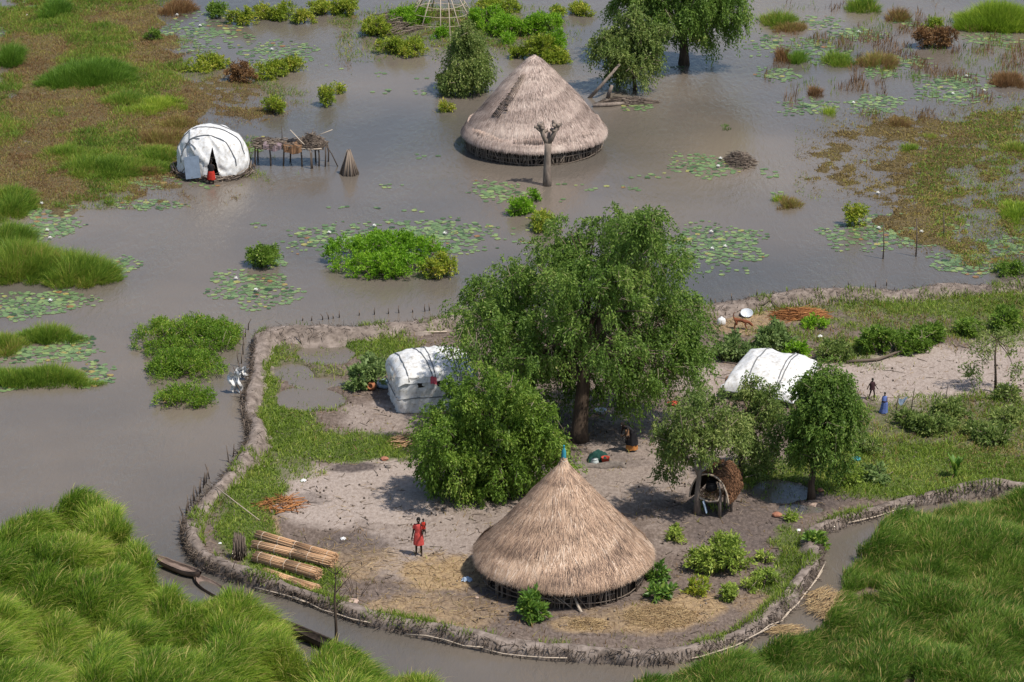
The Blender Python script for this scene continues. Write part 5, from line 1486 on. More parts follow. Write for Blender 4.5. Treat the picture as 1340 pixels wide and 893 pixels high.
# ================================================================== WATER LILIES
PATCH = [(585, 312, 48, 20, 90), (430, 312, 46, 18, 70), (540, 300, 60, 12, 60), (332, 379, 48, 20, 100), (352, 342, 20, 7, 18), (938, 321, 60, 20, 150), (1165, 305, 76, 18, 150), (1325, 322, 34, 12, 50), (1262, 345, 34, 15, 60), (918, 216, 34, 14, 60), (650, 251, 32, 11, 40),
         (70, 275, 34, 22, 70), (65, 300, 40, 12, 50), (155, 350, 20, 12, 36), (60, 395, 46, 14, 80), (20, 408, 26, 10, 30), (95, 450, 30, 10, 36), (125, 490, 22, 12, 30), (60, 465, 60, 8, 50), (10, 506, 14, 6, 14), (170, 240, 60, 10, 60), (190, 268, 36, 7, 30), (85, 225, 40, 6, 20),
         (270, 42, 56, 20, 130), (365, 70, 46, 12, 80), (30, 30, 34, 30, 110), (50, 62, 26, 8, 30), (1120, 46, 28, 9, 50), (1065, 66, 34, 14, 60), (1018, 98, 26, 7, 36), (1150, 95, 22, 6, 24), (1145, 137, 32, 10, 60), (1055, 140, 30, 10, 40), (1255, 108, 46, 10, 70), (1245, 126, 40, 9, 50), (1300, 52, 36, 10, 50), (1190, 82, 30, 7, 30), (1070, 30, 30, 7, 30), (1010, 60, 30, 12, 36),
         (835, 140, 16, 5, 12), (335, 188, 12, 10, 14), (1185, 30, 16, 6, 16), (60, 820, 20, 7, 14), (372, 852, 14, 7, 14), (22, 800, 20, 6, 12), (320, 195, 14, 8, 12)]
SINGLE = [(272, 245), (330, 295), (440, 272), (490, 270), (510, 245), (560, 205), (680, 300), (635, 325), (722, 262), (810, 245), (830, 248), (840, 232), (862, 230), (1148, 213), (760, 245), (745, 240), (960, 355), (930, 358), (545, 275), (603, 300), (690, 318), (500, 98), (545, 105), (498, 120), (548, 122), (440, 88), (700, 330), (665, 310), (770, 247), (1010, 255), (1005, 225), (1020, 232), (880, 90)]
pads = []                                          # (x, y, size, patch)
for pi, (cx, cy, rx, ry, n) in enumerate(PATCH):
    rr = random.Random(700 + pi); got = []
    c = at(cx, cy); s = ppm(cx, cy); wx = rx / s; wy = (at(cx, cy - ry).y - at(cx, cy + ry).y) / 2
    tries = 0; n = int(n * 2.1)
    while len(got) < n and tries < n * 14:
        tries += 1
        a = rr.uniform(0, 2 * PI); q = rr.random() ** .72 * 1.25 * (1 + .2 * math.sin(2 * a + pi) + .16 * math.sin(5 * a + pi))
        x, y = c.x + math.cos(a) * q * wx, c.y + math.sin(a) * q * wy
        d = rr.uniform(.24, .50) * (1 if rr.random() > .25 else .6) * (1.1 - .3 * q)
        if any((x - u_) ** 2 + (y - v_) ** 2 < (.66 * (d + e_) * .5) ** 2 for u_, v_, e_, _ in got): continue
        got.append((x, y, d, pi))
    pads += got
for i, (cx, cy) in enumerate(SINGLE):
    rr = random.Random(900 + i); c = at(cx, cy)
    for k in range(rr.randint(2, 6)):
        pads.append((c.x + rr.uniform(-.7, .7), c.y + rr.uniform(-.5, .5), rr.uniform(.2, .36), -1))
def pad_geo(d, rr):
    n = 11; V = [(0, 0, 0)]; a0 = .16
    for k in range(n):
        a = a0 + (2 * PI - 2 * a0) * k / (n - 1)
        r_ = d * rr.uniform(.93, 1.05)
        V.append((math.cos(a) * r_, math.sin(a) * r_, rr.uniform(-.002, .012)))
    return V, [(0, k, k + 1) for k in range(1, n)]
variants = []
for k in range(10):
    V, Fc = pad_geo(.5, random.Random(k)); me = bpy.data.meshes.new('lily_pad'); me.from_pydata(V, [], Fc)
    a_ = me.attributes.new('rnd', 'FLOAT', 'POINT'); a_.data.foreach_set('value', [(.05, .28, .38, .45, .5, .56, .62, .7, .82, .95)[k] + .03 * (j % 3) for j in range(len(V))]); me.materials.append(M['lily']); variants.append(me)
land_pads = [p_ for p_ in pads if ground_fields(np.array([p_[0]]), np.array([p_[1]]))['z'][0] < .02]
land_pads.sort(key=lambda p_: p_[1] - p_[2] * 8)
hid = [p_ for p_ in land_pads]
NAMEP = {0: 'beside the large leafy island', 1: 'beyond the large leafy island', 2: 'behind the large leafy island', 3: 'in the single round bed in open water', 4: 'beside the yellow flecked bush', 5: 'in the bed past the shade tree', 6: 'in the bed among thin poles', 7: 'in the bed at the bank by the frame edge', 8: 'in the bed nearest the far stretch of bank', 9: 'beside the twig nest', 10: 'in front of the lopped trunk'}
rr = random.Random(77)
for (x, y, d, pi) in land_pads[:300]:
    o = bpy.data.objects.new('lily_pad', variants[rr.randrange(10)]); COL.objects.link(o)
    o.location = (x, y, .012 + rr.uniform(0, .01)); o.rotation_euler = (rr.uniform(-.05, .05), rr.uniform(-.05, .05), rr.uniform(0, 6.28)); o.scale = (d, d, 1)
    if pi < 0: lab, gp_ = 'stray green lily pad floating apart from the beds', 'stray lily pads'
    else:
        where = NAMEP.get(pi, 'among the grass islands by the frame edge' if PATCH[pi][0] < 250 and PATCH[pi][1] < 600 else 'in the pocket between tall near grass' if PATCH[pi][1] > 700 else 'in the far lily beds')
        lab = 'round green lily pad floating ' + where; gp_ = 'lily pads ' + where
    tag(o, lab, 'lily pad', gp_)
V_, F_, L_, R_ = [], [], [], []
for (x, y, d, pi) in land_pads[300:]:
    V, Fc = pad_geo(d * .5, rr); b0 = len(V_); z = .012 + rr.uniform(0, .01); al = rr.uniform(0, 6.28); ca, sa = math.cos(al), math.sin(al)
    V_ += [(x + vx * ca - vy * sa, y + vx * sa + vy * ca, z + vz) for vx, vy, vz in V]; R_ += [min(1, max(0, rr.gauss(.52, .22)))] * len(V)
    for f in Fc: F_ += [b0 + i for i in f]; L_.append(3)
tag(obj('lily_pads', mesh_np('lily_pads', V_, F_, L_, R_), 'lily'), 'floating lily pads massed over the distant shallow beds', 'lily pads', None, 'stuff')
def flower_mesh():
    mb = MB()
    for ring, (n, r_, up) in enumerate(((8, .13, .35), (6, .09, .8))):
        for k in range(n):
            a = 2 * PI * k / n + ring * .3; c, s = math.cos(a), math.sin(a); w = .035
            base = len(mb.V)
            for q, z in ((.15, .02), (.6, .03 + up * .09), (1, .05 + up * .14)):
                ww = w * math.sin(PI * (.12 + q * .8))
                mb.V += [Vector((c * r_ * q - s * ww, s * r_ * q + c * ww, z)), Vector((c * r_ * q + s * ww, s * r_ * q - c * ww, z))]; mb.rn += [.5, .5]
            mb.Fc += [(base, base + 1, base + 3, base + 2), (base + 2, base + 3, base + 5, base + 4)]
    return mb.mesh('petals')
FLW = [(490, 297, 'at the rim of the leafy island'), (582, 307, 'in the bed beside the leafy island'), (431, 306, 'in the bed beyond the leafy island'), (335, 381, 'near the middle of the round open water bed'), (309, 366, 'at the far rim of the round open water bed'), (347, 341, 'by the yellow flecked bush'), (949, 324, 'in the bed past the shade tree, nearest the bank'), (931, 305, 'at the far rim of the bed past the shade tree'),
       (932, 327, 'low in the bed past the shade tree'), (1206, 305, 'between the thin poles'), (1150, 300, 'in the bed beside the tall yellow column'), (943, 209, 'beside the twig nest on its far side'), (940, 219, 'touching the twig nest'), (1149, 254, 'alone on the floating weed'), (1265, 101, 'in the far bed, higher of two'), (1247, 124, 'in the far bed, lower of two'), (1117, 136, 'in the bed by the upright sedge'),
       (1124, 43, 'in the small bed near the frame top'), (1288, 120, 'at the end of the far bed'), (839, 133, 'on the drift log'), (62, 303, 'below the frame edge tuft'), (66, 313, 'beside the long grassy island'), (232, 21, 'in the big far bed at the back'), (262, 35, 'in the big far bed centre'), (356, 66, 'in the bed behind the yellow shrub'), (286, 78, 'by the low yellow shrub'), (55, 268, 'in the bed by the tall tuft'), (36, 22, 'in the marsh pool'), (66, 395, 'on the shaded bed under the long island')]
pm = flower_mesh()
for px, py, wh in FLW:
    o = obj('water_lily', pm, 'petal', None, at(px, py, .03), random.uniform(0, 6)); o.scale = (.95,) * 3
    tag(o, 'white water lily flower ' + wh, 'flower', 'white water lilies')

# ================================================================== PEOPLE AND ANIMALS
def skin_mesh(verts, edges, radii, root, sub=2):
    me = bpy.data.meshes.new('body'); me.from_pydata(verts, edges, []); me.update()
    o = bpy.data.objects.new('body_tmp', me); COL.objects.link(o)
    o.modifiers.new('skin', 'SKIN')
    if not me.skin_vertices: me.skin_vertices.new()
    for i, r_ in enumerate(radii):
        sv = me.skin_vertices[0].data[i]
        sv.radius = (r_, r_) if not isinstance(r_, tuple) else r_
        sv.use_root = (i == root)
    sb = o.modifiers.new('sub', 'SUBSURF'); sb.levels = sub; sb.render_levels = sub
    dg = bpy.context.evaluated_depsgraph_get()
    out = bpy.data.meshes.new_from_object(o.evaluated_get(dg))
    bpy.data.objects.remove(o); bpy.data.meshes.remove(me)
    return out

def head_shape(bm, c, r, face):                    # head with nose, brow, chin, ears; face = unit vector
    f = Vector(face).normalized(); side = f.cross(Vector((0, 0, 1))).normalized(); up = side.cross(f)
    res = bmesh.ops.create_uvsphere(bm, u_segments=20, v_segments=14, radius=1.0)
    for v in res['verts']:
        p = v.co.copy(); x, y, z = p.x, p.y, p.z       # y forward
        y2 = y * (1.08 if y < 0 else .98); x2 = x * (.80 - .14 * max(0, -z)); z2 = z * 1.18
        if y > .85 and -.25 < z < .12 and abs(x) < .2: y2 += .20
        if y > .5 and z < -.7: y2 += .10
        if y > .8 and .1 < z < .3 and abs(x) > .15: y2 -= .06
        v.co = c + (side * x2 + f * y2 + up * z2) * r
    for s in (-1, 1):
        for rr_, cc, sc in ((.22, side * s * .80 - f * .05, (1, 1, 1)),):
            e = bmesh.ops.create_icosphere(bm, subdivisions=1, radius=r * rr_)
            for v in e['verts']: v.co = c + cc * r + side * v.co.x * .4 + f * v.co.y * .8 + up * v.co.z * 1.2

def hand_tubes(bm, wrist, d, pn, r):               # palm and five curled fingers in direction d
    d = Vector(d).normalized(); pn = Vector(pn).normalized(); s = d.cross(pn).normalized(); pn = s.cross(d)
    mb = MB()
    w = Vector(wrist)
    mb.tube([w - d * .02, w + d * .04, w + d * .085], [r * .9, r * 1.25, r * 1.0], 8)
    for k in range(4):
        b_ = w + d * .08 + s * (k - 1.5) * .019; L = (.065, .078, .072, .056)[k]
        mb.tube([b_ - d * .02, b_ + d * L * .5 + pn * .006, b_ + d * L * .85 + pn * .025, b_ + d * L * .92 + pn * .045], [.0095, .009, .008, .006], 6)
    b_ = w + d * .025 - s * .026
    mb.tube([b_, b_ - s * .022 + d * .028 + pn * .01, b_ - s * .026 + d * .055 + pn * .022], [.011, .0095, .0075], 6)
    vs_ = [bm.verts.new(v) for v in mb.V]
    for f in mb.Fc:
        try: bm.faces.new([vs_[i] for i in f])
        except ValueError: pass

def person(label, loc, rotz, J, scale=1.0, face=(0, -1, 0), name='person'):
    """J: joint name -> (x,y,z) for a 1.68 m body standing at the origin and facing -y"""
    base = dict(pelvis=(0, 0, .92), waist=(0, 0, 1.06), chest=(0, .01, 1.26), neck0=(0, .015, 1.40), neck=(0, .005, 1.47), head=(0, -.01, 1.56),
                shl=(.155, .015, 1.37), ell=(.20, .03, 1.10), wrl=(.22, -.03, .85), shr=(-.155, .015, 1.37), elr=(-.20, .03, 1.10), wrr=(-.22, -.03, .85),
                hpl=(.085, 0, .88), knl=(.095, -.01, .48), anl=(.095, .03, .085), tol=(.105, -.12, .03), hel=(.095, .06, .04),
                hpr=(-.085, 0, .88), knr=(-.095, -.01, .48), anr=(-.095, .03, .085), tor=(-.105, -.12, .03), her=(-.095, .06, .04))
    base.update(J)
    names = ['pelvis', 'waist', 'chest', 'neck0', 'neck', 'head', 'shl', 'ell', 'wrl', 'shr', 'elr', 'wrr', 'hpl', 'knl', 'anl', 'tol', 'hpr', 'knr', 'anr', 'tor']
    rad = dict(pelvis=(.15, .105), waist=(.125, .09), chest=(.145, .10), neck0=.065, neck=.05, head=.06, shl=.062, ell=.043, wrl=.028, shr=.062, elr=.043, wrr=.028, hpl=.09, knl=.058, anl=.038, tol=.028, hpr=.09, knr=.058, anr=.038, tor=.028)
    ed = [('pelvis', 'waist'), ('waist', 'chest'), ('chest', 'neck0'), ('neck0', 'neck'), ('neck', 'head'), ('chest', 'shl'), ('shl', 'ell'), ('ell', 'wrl'), ('chest', 'shr'), ('shr', 'elr'), ('elr', 'wrr'),
          ('pelvis', 'hpl'), ('hpl', 'knl'), ('knl', 'anl'), ('anl', 'tol'), ('pelvis', 'hpr'), ('hpr', 'knr'), ('knr', 'anr'), ('anr', 'tor')]
    me = skin_mesh([base[n] for n in names], [(names.index(a), names.index(b)) for a, b in ed], [rad[n] for n in names], 0)
    bm = bmesh.new(); bm.from_mesh(me)
    hd = Vector(base['head']) + Vector((0, 0, .05))
    head_shape(bm, hd, .098, face)
    for sfx in 'lr':
        w, e = Vector(base['wr' + sfx]), Vector(base['el' + sfx])
        hand_tubes(bm, w, w - e, (0, -1, .2), .024)
    bm.to_mesh(me); bm.free()
    me.polygons.foreach_set('use_smooth', [True] * len(me.polygons)); me.name = 'person'
    me.materials.clear()
    o = obj(name, me, 'skin', None, loc, rotz); o.scale = (scale,) * 3
    tag(o, label, 'person')
    f = Vector(face).normalized(); side = f.cross(Vector((0, 0, 1))).normalized()
    mb = MB()
    def hairf(u, v):
        a = 2 * PI * u; e = -.12 + v * (PI / 2 + .12)
        d = Vector((0, 0, 1)) * math.sin(e) * 1.22 + (side * math.cos(a) * .84 + (-f) * math.sin(a) * 1.1) * math.cos(e)
        if d.dot(f) > .35 and d.z < .62: d = d * .86
        return hd + d * .107
    mb.grid(hairf, 22, 9, True)
    obj('hair', mb.mesh('hair'), 'hair', o)
    mb = MB()
    for s in (-1, 1): mb.lathe([(.001, -.013), (.010, -.008), (.013, 0), (.010, .008), (.001, .013)], 8, c=hd + f * .087 + side * s * .034 + Vector((0, 0, .008)))
    obj('eyes', mb.mesh('eyes'), 'eye', o)
    return o

def garment(o, nm, rings, mat, sides=26, fold=.0, seed=0):
    """rings: (x, y, z, rx, ry) from top to hem, a closed tube of cloth"""
    n = len(rings)
    def fn(u, v):
        t = v * (n - 1); i = min(int(t), n - 2); k = t - i
        q = [rings[i][j] * (1 - k) + rings[i + 1][j] * k for j in range(5)]
        a = 2 * PI * u; w = 1 + fold * v * math.sin(a * 7 + seed) + fold * .5 * v * math.sin(a * 11 + 2)
        return (q[0] + math.cos(a) * q[3] * w, q[1] + math.sin(a) * q[4] * w, q[2] + .01 * math.sin(a * 5 + seed) * v)
    obj(nm, MB().grid(fn, sides, n * 3, True).mesh(nm), mat, o)

# woman in the coral dress with a child held at her shoulder
wp = gat(548, 727)
wo = person('woman standing in a knee length coral red dress on the bare yard, arms hanging', wp, R(-6),
            dict(ell=(.235, .05, 1.12), wrl=(.20, -.16, 1.12), elr=(-.215, .03, 1.10), wrr=(-.26, -.05, .85), hpl=(.085, 0, .88), anl=(.12, .02, .085), knl=(.10, -.01, .48), tol=(.14, -.12, .03), anr=(-.11, .04, .085), tor=(-.12, -.10, .03)), 1.0, (-.2, -1, -.05))
garment(wo, 'dress', [(0, .012, 1.43, .075, .06), (0, .012, 1.405, .15, .085), (0, .012, 1.36, .185, .108), (0, .01, 1.24, .175, .122), (0, .005, 1.08, .158, .118), (0, 0, .93, .195, .142), (0, 0, .72, .215, .155), (0, 0, .50, .225, .165)], 'coral_cloth', fold=.05)
for s in (-1, 1):
    obj('sleeve', MB().tube([(s * .13, .015, 1.385), (s * .175, .018, 1.31), (s * .20, .022, 1.22)], [.075, .07, .066], 10, caps=False).mesh('sleeve'), 'coral_cloth', wo)
ch = person('small child in red held against the shoulder of the woman in the coral dress', wp + Vector((.20, -.02, .78)), R(10),
            dict(knl=(.12, -.28, .72), anl=(.13, -.10, .42), tol=(.13, -.20, .34), knr=(-.12, -.28, .72), anr=(-.13, -.10, .42), tor=(-.13, -.20, .34), ell=(.20, -.12, 1.18), wrl=(.08, -.28, 1.22), elr=(-.20, -.12, 1.18), wrr=(-.08, -.28, 1.22)), .52, (-.4, -1, 0))
garment(ch, 'shirt', [(0, .012, 1.43, .085, .07), (0, .012, 1.38, .19, .11), (0, .01, 1.2, .19, .14), (0, .005, 1.02, .18, .14), (0, 0, .86, .2, .16)], 'red_cloth', fold=.03)

# person at the dome tent, back turned, in red skirt
tpn = person('person in dark top and red skirt wading at the dome tent door', at(277, 246, -.22), R(170),
             dict(ell=(.19, -.06, 1.12), wrl=(.10, -.24, 1.10), elr=(-.19, -.06, 1.12), wrr=(-.10, -.24, 1.10), head=(0, -.03, 1.56), anl=(.13, .04, .085), anr=(-.12, 0, .085)), .98, (.1, -1, -.25))
garment(tpn, 'skirt', [(0, 0, 1.04, .155, .115), (0, 0, .92, .20, .15), (0, 0, .72, .235, .175), (0, 0, .52, .25, .19)], 'red_cloth', fold=.06)
garment(tpn, 'shirt', [(0, .012, 1.43, .08, .065), (0, .012, 1.38, .18, .10), (0, .01, 1.24, .172, .12), (0, .005, 1.02, .155, .115)], 'black_cloth', fold=.02)

# woman in black under the shade tree, leaning, with a child in brown
bp_ = gat(826, 590)
bw = person('woman in long black cloth with orange hem, bent forward under shade tree', bp_, R(-55),
            dict(chest=(0, -.24, 1.16), waist=(0, -.09, 1.04), neck0=(0, -.37, 1.24), neck=(0, -.43, 1.28), head=(0, -.51, 1.33), shl=(.155, -.32, 1.22), shr=(-.155, -.32, 1.22), ell=(.20, -.42, .98), wrl=(.08, -.50, .88), elr=(-.20, -.40, .96), wrr=(-.10, -.50, .86),
                 knl=(.10, -.12, .48), anl=(.10, -.02, .085), tol=(.11, -.16, .03), knr=(-.10, .02, .50), anr=(-.10, .18, .10), tor=(-.11, .06, .03)), 1.0, (0, -1, -.35))
garment(bw, 'wrap', [(0, -.37, 1.30, .09, .075), (0, -.33, 1.26, .19, .12), (0, -.24, 1.16, .20, .16), (0, -.09, 1.02, .20, .17), (0, 0, .88, .25, .20), (0, .02, .6, .28, .25), (0, .03, .34, .31, .28)], 'black_cloth', fold=.08)
garment(bw, 'hem', [(0, .03, .36, .27, .24), (0, .03, .22, .28, .26), (0, .03, .10, .28, .26)], 'orange_cloth', fold=.10, seed=3)
cb = person('small child in brown carried on the arm of the woman in black', bp_ + Matrix.Rotation(R(-55), 3, 'Z') @ Vector((.16, -.36, .50)), R(20),
            dict(knl=(.12, -.25, .74), anl=(.13, -.06, .44), tol=(.13, -.15, .36), knr=(-.12, -.25, .74), anr=(-.13, -.06, .44), tor=(-.13, -.15, .36)), .46, (.3, -1, 0))
garment(cb, 'shirt', [(0, .012, 1.43, .085, .07), (0, .012, 1.38, .2, .12), (0, .01, 1.2, .2, .15), (0, .005, 1.02, .19, .15), (0, 0, .84, .21, .17)], 'brown_cloth', fold=.03)

# child at the edge of the sand
kp = gat(1141, 523)
kd = person('child in a dark maroon shirt striding on the sandy clearing', kp, R(20),
            dict(ell=(.26, .08, 1.12), wrl=(.36, -.02, .92), elr=(-.27, .06, 1.14), wrr=(-.42, -.04, 1.0), knl=(.12, -.16, .5), anl=(.12, -.10, .085), tol=(.13, -.26, .05), knr=(-.12, .08, .48), anr=(-.12, .28, .12), tor=(-.12, .18, .03)), .62, (.1, -1, -.1))
garment(kd, 'shirt', [(0, .012, 1.43, .085, .07), (0, .012, 1.38, .21, .12), (0, .01, 1.2, .21, .15), (0, .005, 1.02, .20, .15), (0, 0, .82, .23, .18)], 'maroon_cloth', fold=.04)

# brown dog nosing at the ground
dgp = gat(970, 431)
names = ['rump', 'belly', 'chest', 'neck', 'skull', 'muzzle', 'hl', 'kl', 'hkl', 'pl', 'hr', 'kr', 'hkr', 'pr', 'sl', 'el', 'wl', 'fl', 'sr', 'er', 'wr', 'fr', 't1', 't2', 't3', 't4']
vv = [(-.30, 0, .50), (-.05, 0, .46), (.20, 0, .44), (.36, 0, .40), (.48, 0, .30), (.58, 0, .20), (-.30, .07, .46), (-.22, .09, .30), (-.36, .09, .17), (-.32, .09, .03), (-.30, -.07, .46), (-.20, -.09, .30), (-.34, -.09, .17), (-.29, -.09, .03),
      (.22, .08, .38), (.18, .09, .25), (.22, .09, .12), (.24, .09, .03), (.22, -.08, .38), (.20, -.09, .25), (.27, -.09, .12), (.30, -.09, .03), (-.38, 0, .56), (-.42, 0, .70), (-.38, 0, .82), (-.30, 0, .86)]
rr_ = [.095, .085, .115, .075, .072, .038, .07, .05, .03, .026, .07, .05, .03, .026, .055, .038, .026, .024, .055, .038, .026, .024, .035, .026, .022, .016]
ee = [(0, 1), (1, 2), (2, 3), (3, 4), (4, 5), (0, 6), (6, 7), (7, 8), (8, 9), (0, 10), (10, 11), (11, 12), (12, 13), (2, 14), (14, 15), (15, 16), (16, 17), (2, 18), (18, 19), (19, 20), (20, 21), (0, 22), (22, 23), (23, 24), (24, 25)]
dm_ = skin_mesh(vv, ee, rr_, 1)
bm = bmesh.new(); bm.from_mesh(dm_)
for s in (-1, 1):
    e = bmesh.ops.create_cone(bm, segments=6, radius1=.035, radius2=.005, depth=.1, cap_ends=True)
    for v in e['verts']: v.co = Vector((.44, s * .055, .37)) + Vector((v.co.x * .5 - .02, v.co.y, v.co.z))
bm.to_mesh(dm_); bm.free(); dm_.materials.clear(); dm_.polygons.foreach_set('use_smooth', [True] * len(dm_.polygons)); dm_.name = 'dog'
tag(obj('dog', dm_, 'dog_fur', None, dgp, R(-12)), 'reddish brown dog with raised curled tail, nosing at the ground by the gourd vines', 'dog')

# ================================================================== CANOES
def canoe(label, pa, pb, width, depth, mat, z, fill=None, seed=1):
    a, b = at(*pa, 0), at(*pb, 0); L = (b - a).length
    ang = math.atan2(b.y - a.y, b.x - a.x); c = (a + b) / 2
    t = thing('dugout_canoe', label, 'canoe', (c.x, c.y, z), ang)
    def hullf(u, v):                               # u along, v round the section, outer then inner
        x = (u - .5) * L; e = abs(u - .5) * 2
        w = width / 2 * (1 - e ** 4.5 * .80) * (1 + .05 * math.sin(u * 9 + seed)); d = depth * (1 - .55 * e ** 4)
        sheer = .10 * e ** 3
        if v < .5:
            q = (v / .5 - .5) * PI
            return (x, math.sin(q) * w, sheer + depth * .55 - math.cos(q) * d)
        q = (.5 - (v - .5) / .5) * PI
        return (x * .965, math.sin(q) * (w - .05), sheer + depth * .55 - .004 - math.cos(q) * max(d - .07, .02))
    obj('hull', MB().grid(hullf, 34, 29).jitter(.006).mesh('hull'), mat, t)
    if fill:
        obj(fill[0], MB().grid(lambda u, v: ((u - .5) * L * .86, (v - .5) * width * .74 * (1 - (abs(u - .5) * 2) ** 4 * .7), fill[1] + .03 * math.sin(u * 23) * math.sin(v * 7)), 24, 7).mesh(fill[0]), fill[2], t)
    return t
canoe('short brown dugout canoe with blunt ends at the tip of the tall grass', (204, 737), (263, 759), .62, .34, 'canoe', .10, ('mud_lining', .06, 'canoe'), 2)
canoe('waterlogged dugout canoe half sunk behind the short brown one', (256, 757), (318, 796), .80, .30, 'canoe', -.06, ('mud_lining', .02, 'canoe'), 5)
canoe('long dark dugout canoe with empty hollow, lying in the channel beside the bare trunk', (366, 822), (480, 872), .62, .42, 'canoe_dark', .12, None, 3)

# ================================================================== REED BUNDLES, STICKS, POLES
def reed_bundle(label, pa, pb, r, seed, squash=1.0, loose=0.0, sag=0):
    a, b = gat(*pa), gat(*pb); L = (b - a).length; ang = math.atan2(b.y - a.y, b.x - a.x)
    rg = np.random.default_rng(seed); n = 360 if squash > .6 else 200
    t = thing('reed_bundle', label, 'reed bundle', ((a.x + b.x) / 2, (a.y + b.y) / 2, (a.z + b.z) / 2 + r * squash), ang, 'reed bundles on the turf')
    al = rg.uniform(0, 2 * PI, n); q = np.sqrt(rg.random(n)) * r
    ms = Mass()
    e0 = -L / 2 + rg.normal(0, .05, n); e1 = L / 2 + rg.normal(0, .07, n)
    y, z = np.cos(al) * q, np.sin(al) * q * squash
    A = np.stack([e0, y, z], 1); C = np.stack([(e0 + e1) / 2 + rg.normal(0, .1, n), y * .97, z * .97 + .01], 1); B = np.stack([e1, y * 1.05 + rg.normal(0, .015 + loose, n), z * 1.05 + rg.normal(0, .012 + loose * .3, n)], 1)
    tone = rg.beta(2, 1.6, n)
    add_sticks(ms, A, C, np.full(n, .016), tone, 4, 1); add_sticks(ms, C, B, np.full(n, .016), tone, 4, .8)
    obj('reeds', ms.mesh('reeds'), 'reed', t)
    if squash > .6:
        for k in range(5):
            x = (-.42 + .21 * k) * L; pts = [(x + .02 * math.sin(3 * j), math.cos(2 * PI * j / 14) * (r + .012), math.sin(2 * PI * j / 14) * (r * squash + .012)) for j in range(15)]
            obj('tie', MB().tube(pts, .014, 5, .95).mesh('tie'), 'stick_pale', t)
    return t
reed_bundle('tied reed bundle lying farthest from the mud bank', (338, 706), (438, 736), .20, 3)
reed_bundle('tied reed bundle lying in the middle of the row, touching the farthest one', (333, 719), (434, 743), .21, 4)
reed_bundle('fattest tied reed bundle with a cut end, nearest the bank but one', (335, 735), (416, 759), .24, 5)
reed_bundle('flattened loose reed bundle lying closest to the mud bank', (345, 748), (414, 772), .20, 6, .35, .05)

sp_ = gat(313, 731)
ms = Mass(); n = 120
a = RNG.uniform(0, 2 * PI, n); q = np.sqrt(RNG.random(n))
A = np.stack([np.cos(a) * q * .26, np.sin(a) * q * .26, np.full(n, -.03)], 1)
B = np.stack([np.cos(a) * q * .22 + RNG.normal(0, .03, n), np.sin(a) * q * .22, RNG.uniform(.75, 1.2, n)], 1)
add_sticks(ms, A, B, RNG.uniform(.014, .028, n), RNG.beta(1.6, 2.4, n), 4, .8)
n = 50; a = RNG.uniform(0, 2 * PI, n)
A = np.stack([np.cos(a) * .28, np.sin(a) * .28, RNG.uniform(.1, .7, n)], 1); B = A + np.stack([np.cos(a) * .05, np.sin(a) * .05, -RNG.uniform(.1, .4, n)], 1) + RNG.normal(0, .05, (n, 3))
add_sticks(ms, A, B, np.full(n, .014), RNG.random(n), 3)
tag(obj('stick_bundle', ms.mesh('stick_bundle'), 'stick', None, sp_), 'upright bundle of dark sticks standing on the turf beside the reed bundles', 'stick bundle')

def heap(name, label, cat, px, py, rx, ry, h, n, mat, seed, L=(.3, .8), r=(.01, .022), align=None, zz=None):
    rg = np.random.default_rng(seed); p = gat(px, py) if zz is None else at(px, py, zz)
    a = rg.uniform(0, 2 * PI, n); q = np.sqrt(rg.random(n))
    A = np.stack([np.cos(a) * q * rx, np.sin(a) * q * ry, .02 + h * (1 - q ** 2) * rg.random(n)], 1)
    th = rg.uniform(0, 2 * PI, n) if align is None else align + rg.normal(0, .35, n)
    D = np.stack([np.cos(th), np.sin(th), rg.normal(0, .12, n)], 1) * rg.uniform(L[0], L[1], n)[:, None]
    ms = Mass(); A2 = A - D * .5; B2 = A + D * .5
    A2[:, 2] = np.maximum(A2[:, 2], .015); B2[:, 2] = np.maximum(B2[:, 2], .015)
    add_sticks(ms, A2, B2, rg.uniform(r[0], r[1], n), rg.beta(2, 2, n), 4)
    return tag(obj(name, ms.mesh(name), mat, None, p), label, cat)
heap('stick_pile', 'loose pile of brown branches at the edge of the pale yard', 'stick pile', 368, 661, .95, .9, .28, 90, 'reed_cut', 1, (.4, 1.1), (.014, .03))
heap('stick_pile', 'small fan of split firewood beside the boxy tarp shelter', 'stick pile', 527, 578, .55, .7, .2, 50, 'reed', 2, (.5, 1.0), (.02, .035), .6)
heap('cut_branches', 'heap of orange dead branches on the grassy slope', 'branch heap', 1047, 414, 1.2, .7, .40, 420, 'reed_cut', 3, (.5, 1.4), (.010, .022), .1)
heap('brush_heap', 'heap of dry brush beside the bare hut frame', 'brush heap', 521, 32, 1.5, 3.0, .6, 260, 'stick', 4, (.8, 2.2), (.015, .03), .9, 0.02)
heap('twig_nest', 'mound of dry pale twigs standing in open water next to lilies', 'twig mound', 968, 212, .75, 1.4, .55, 420, 'stick', 5, (.3, .9), (.012, .024), None, 0.0)
heap('twig_heap', 'low line of drift twigs and roots beside the pale leaning tree', 'drift heap', 822, 134, 1.6, .7, .25, 200, 'stick', 6, (.4, 1.2), (.014, .03), .1, 0.0)
heap('straw_heap', 'low heap of yellow straw near the mud bank and the hut', 'straw heap', 768, 818, .8, .6, .14, 420, 'straw', 7, (.2, .5), (.006, .012))
heap('straw_heap', 'broad straw heap scattered close to the vegetable patch', 'straw heap', 866, 808, 1.5, 1.1, .14, 900, 'straw', 8, (.2, .5), (.006, .012))
heap('reed_litter', 'pale dead reeds washed along the meadow edge of the channel', 'dead reeds', 1082, 790, .8, 1.5, .18, 380, 'straw', 9, (.4, 1.0), (.008, .015), .9, .12)
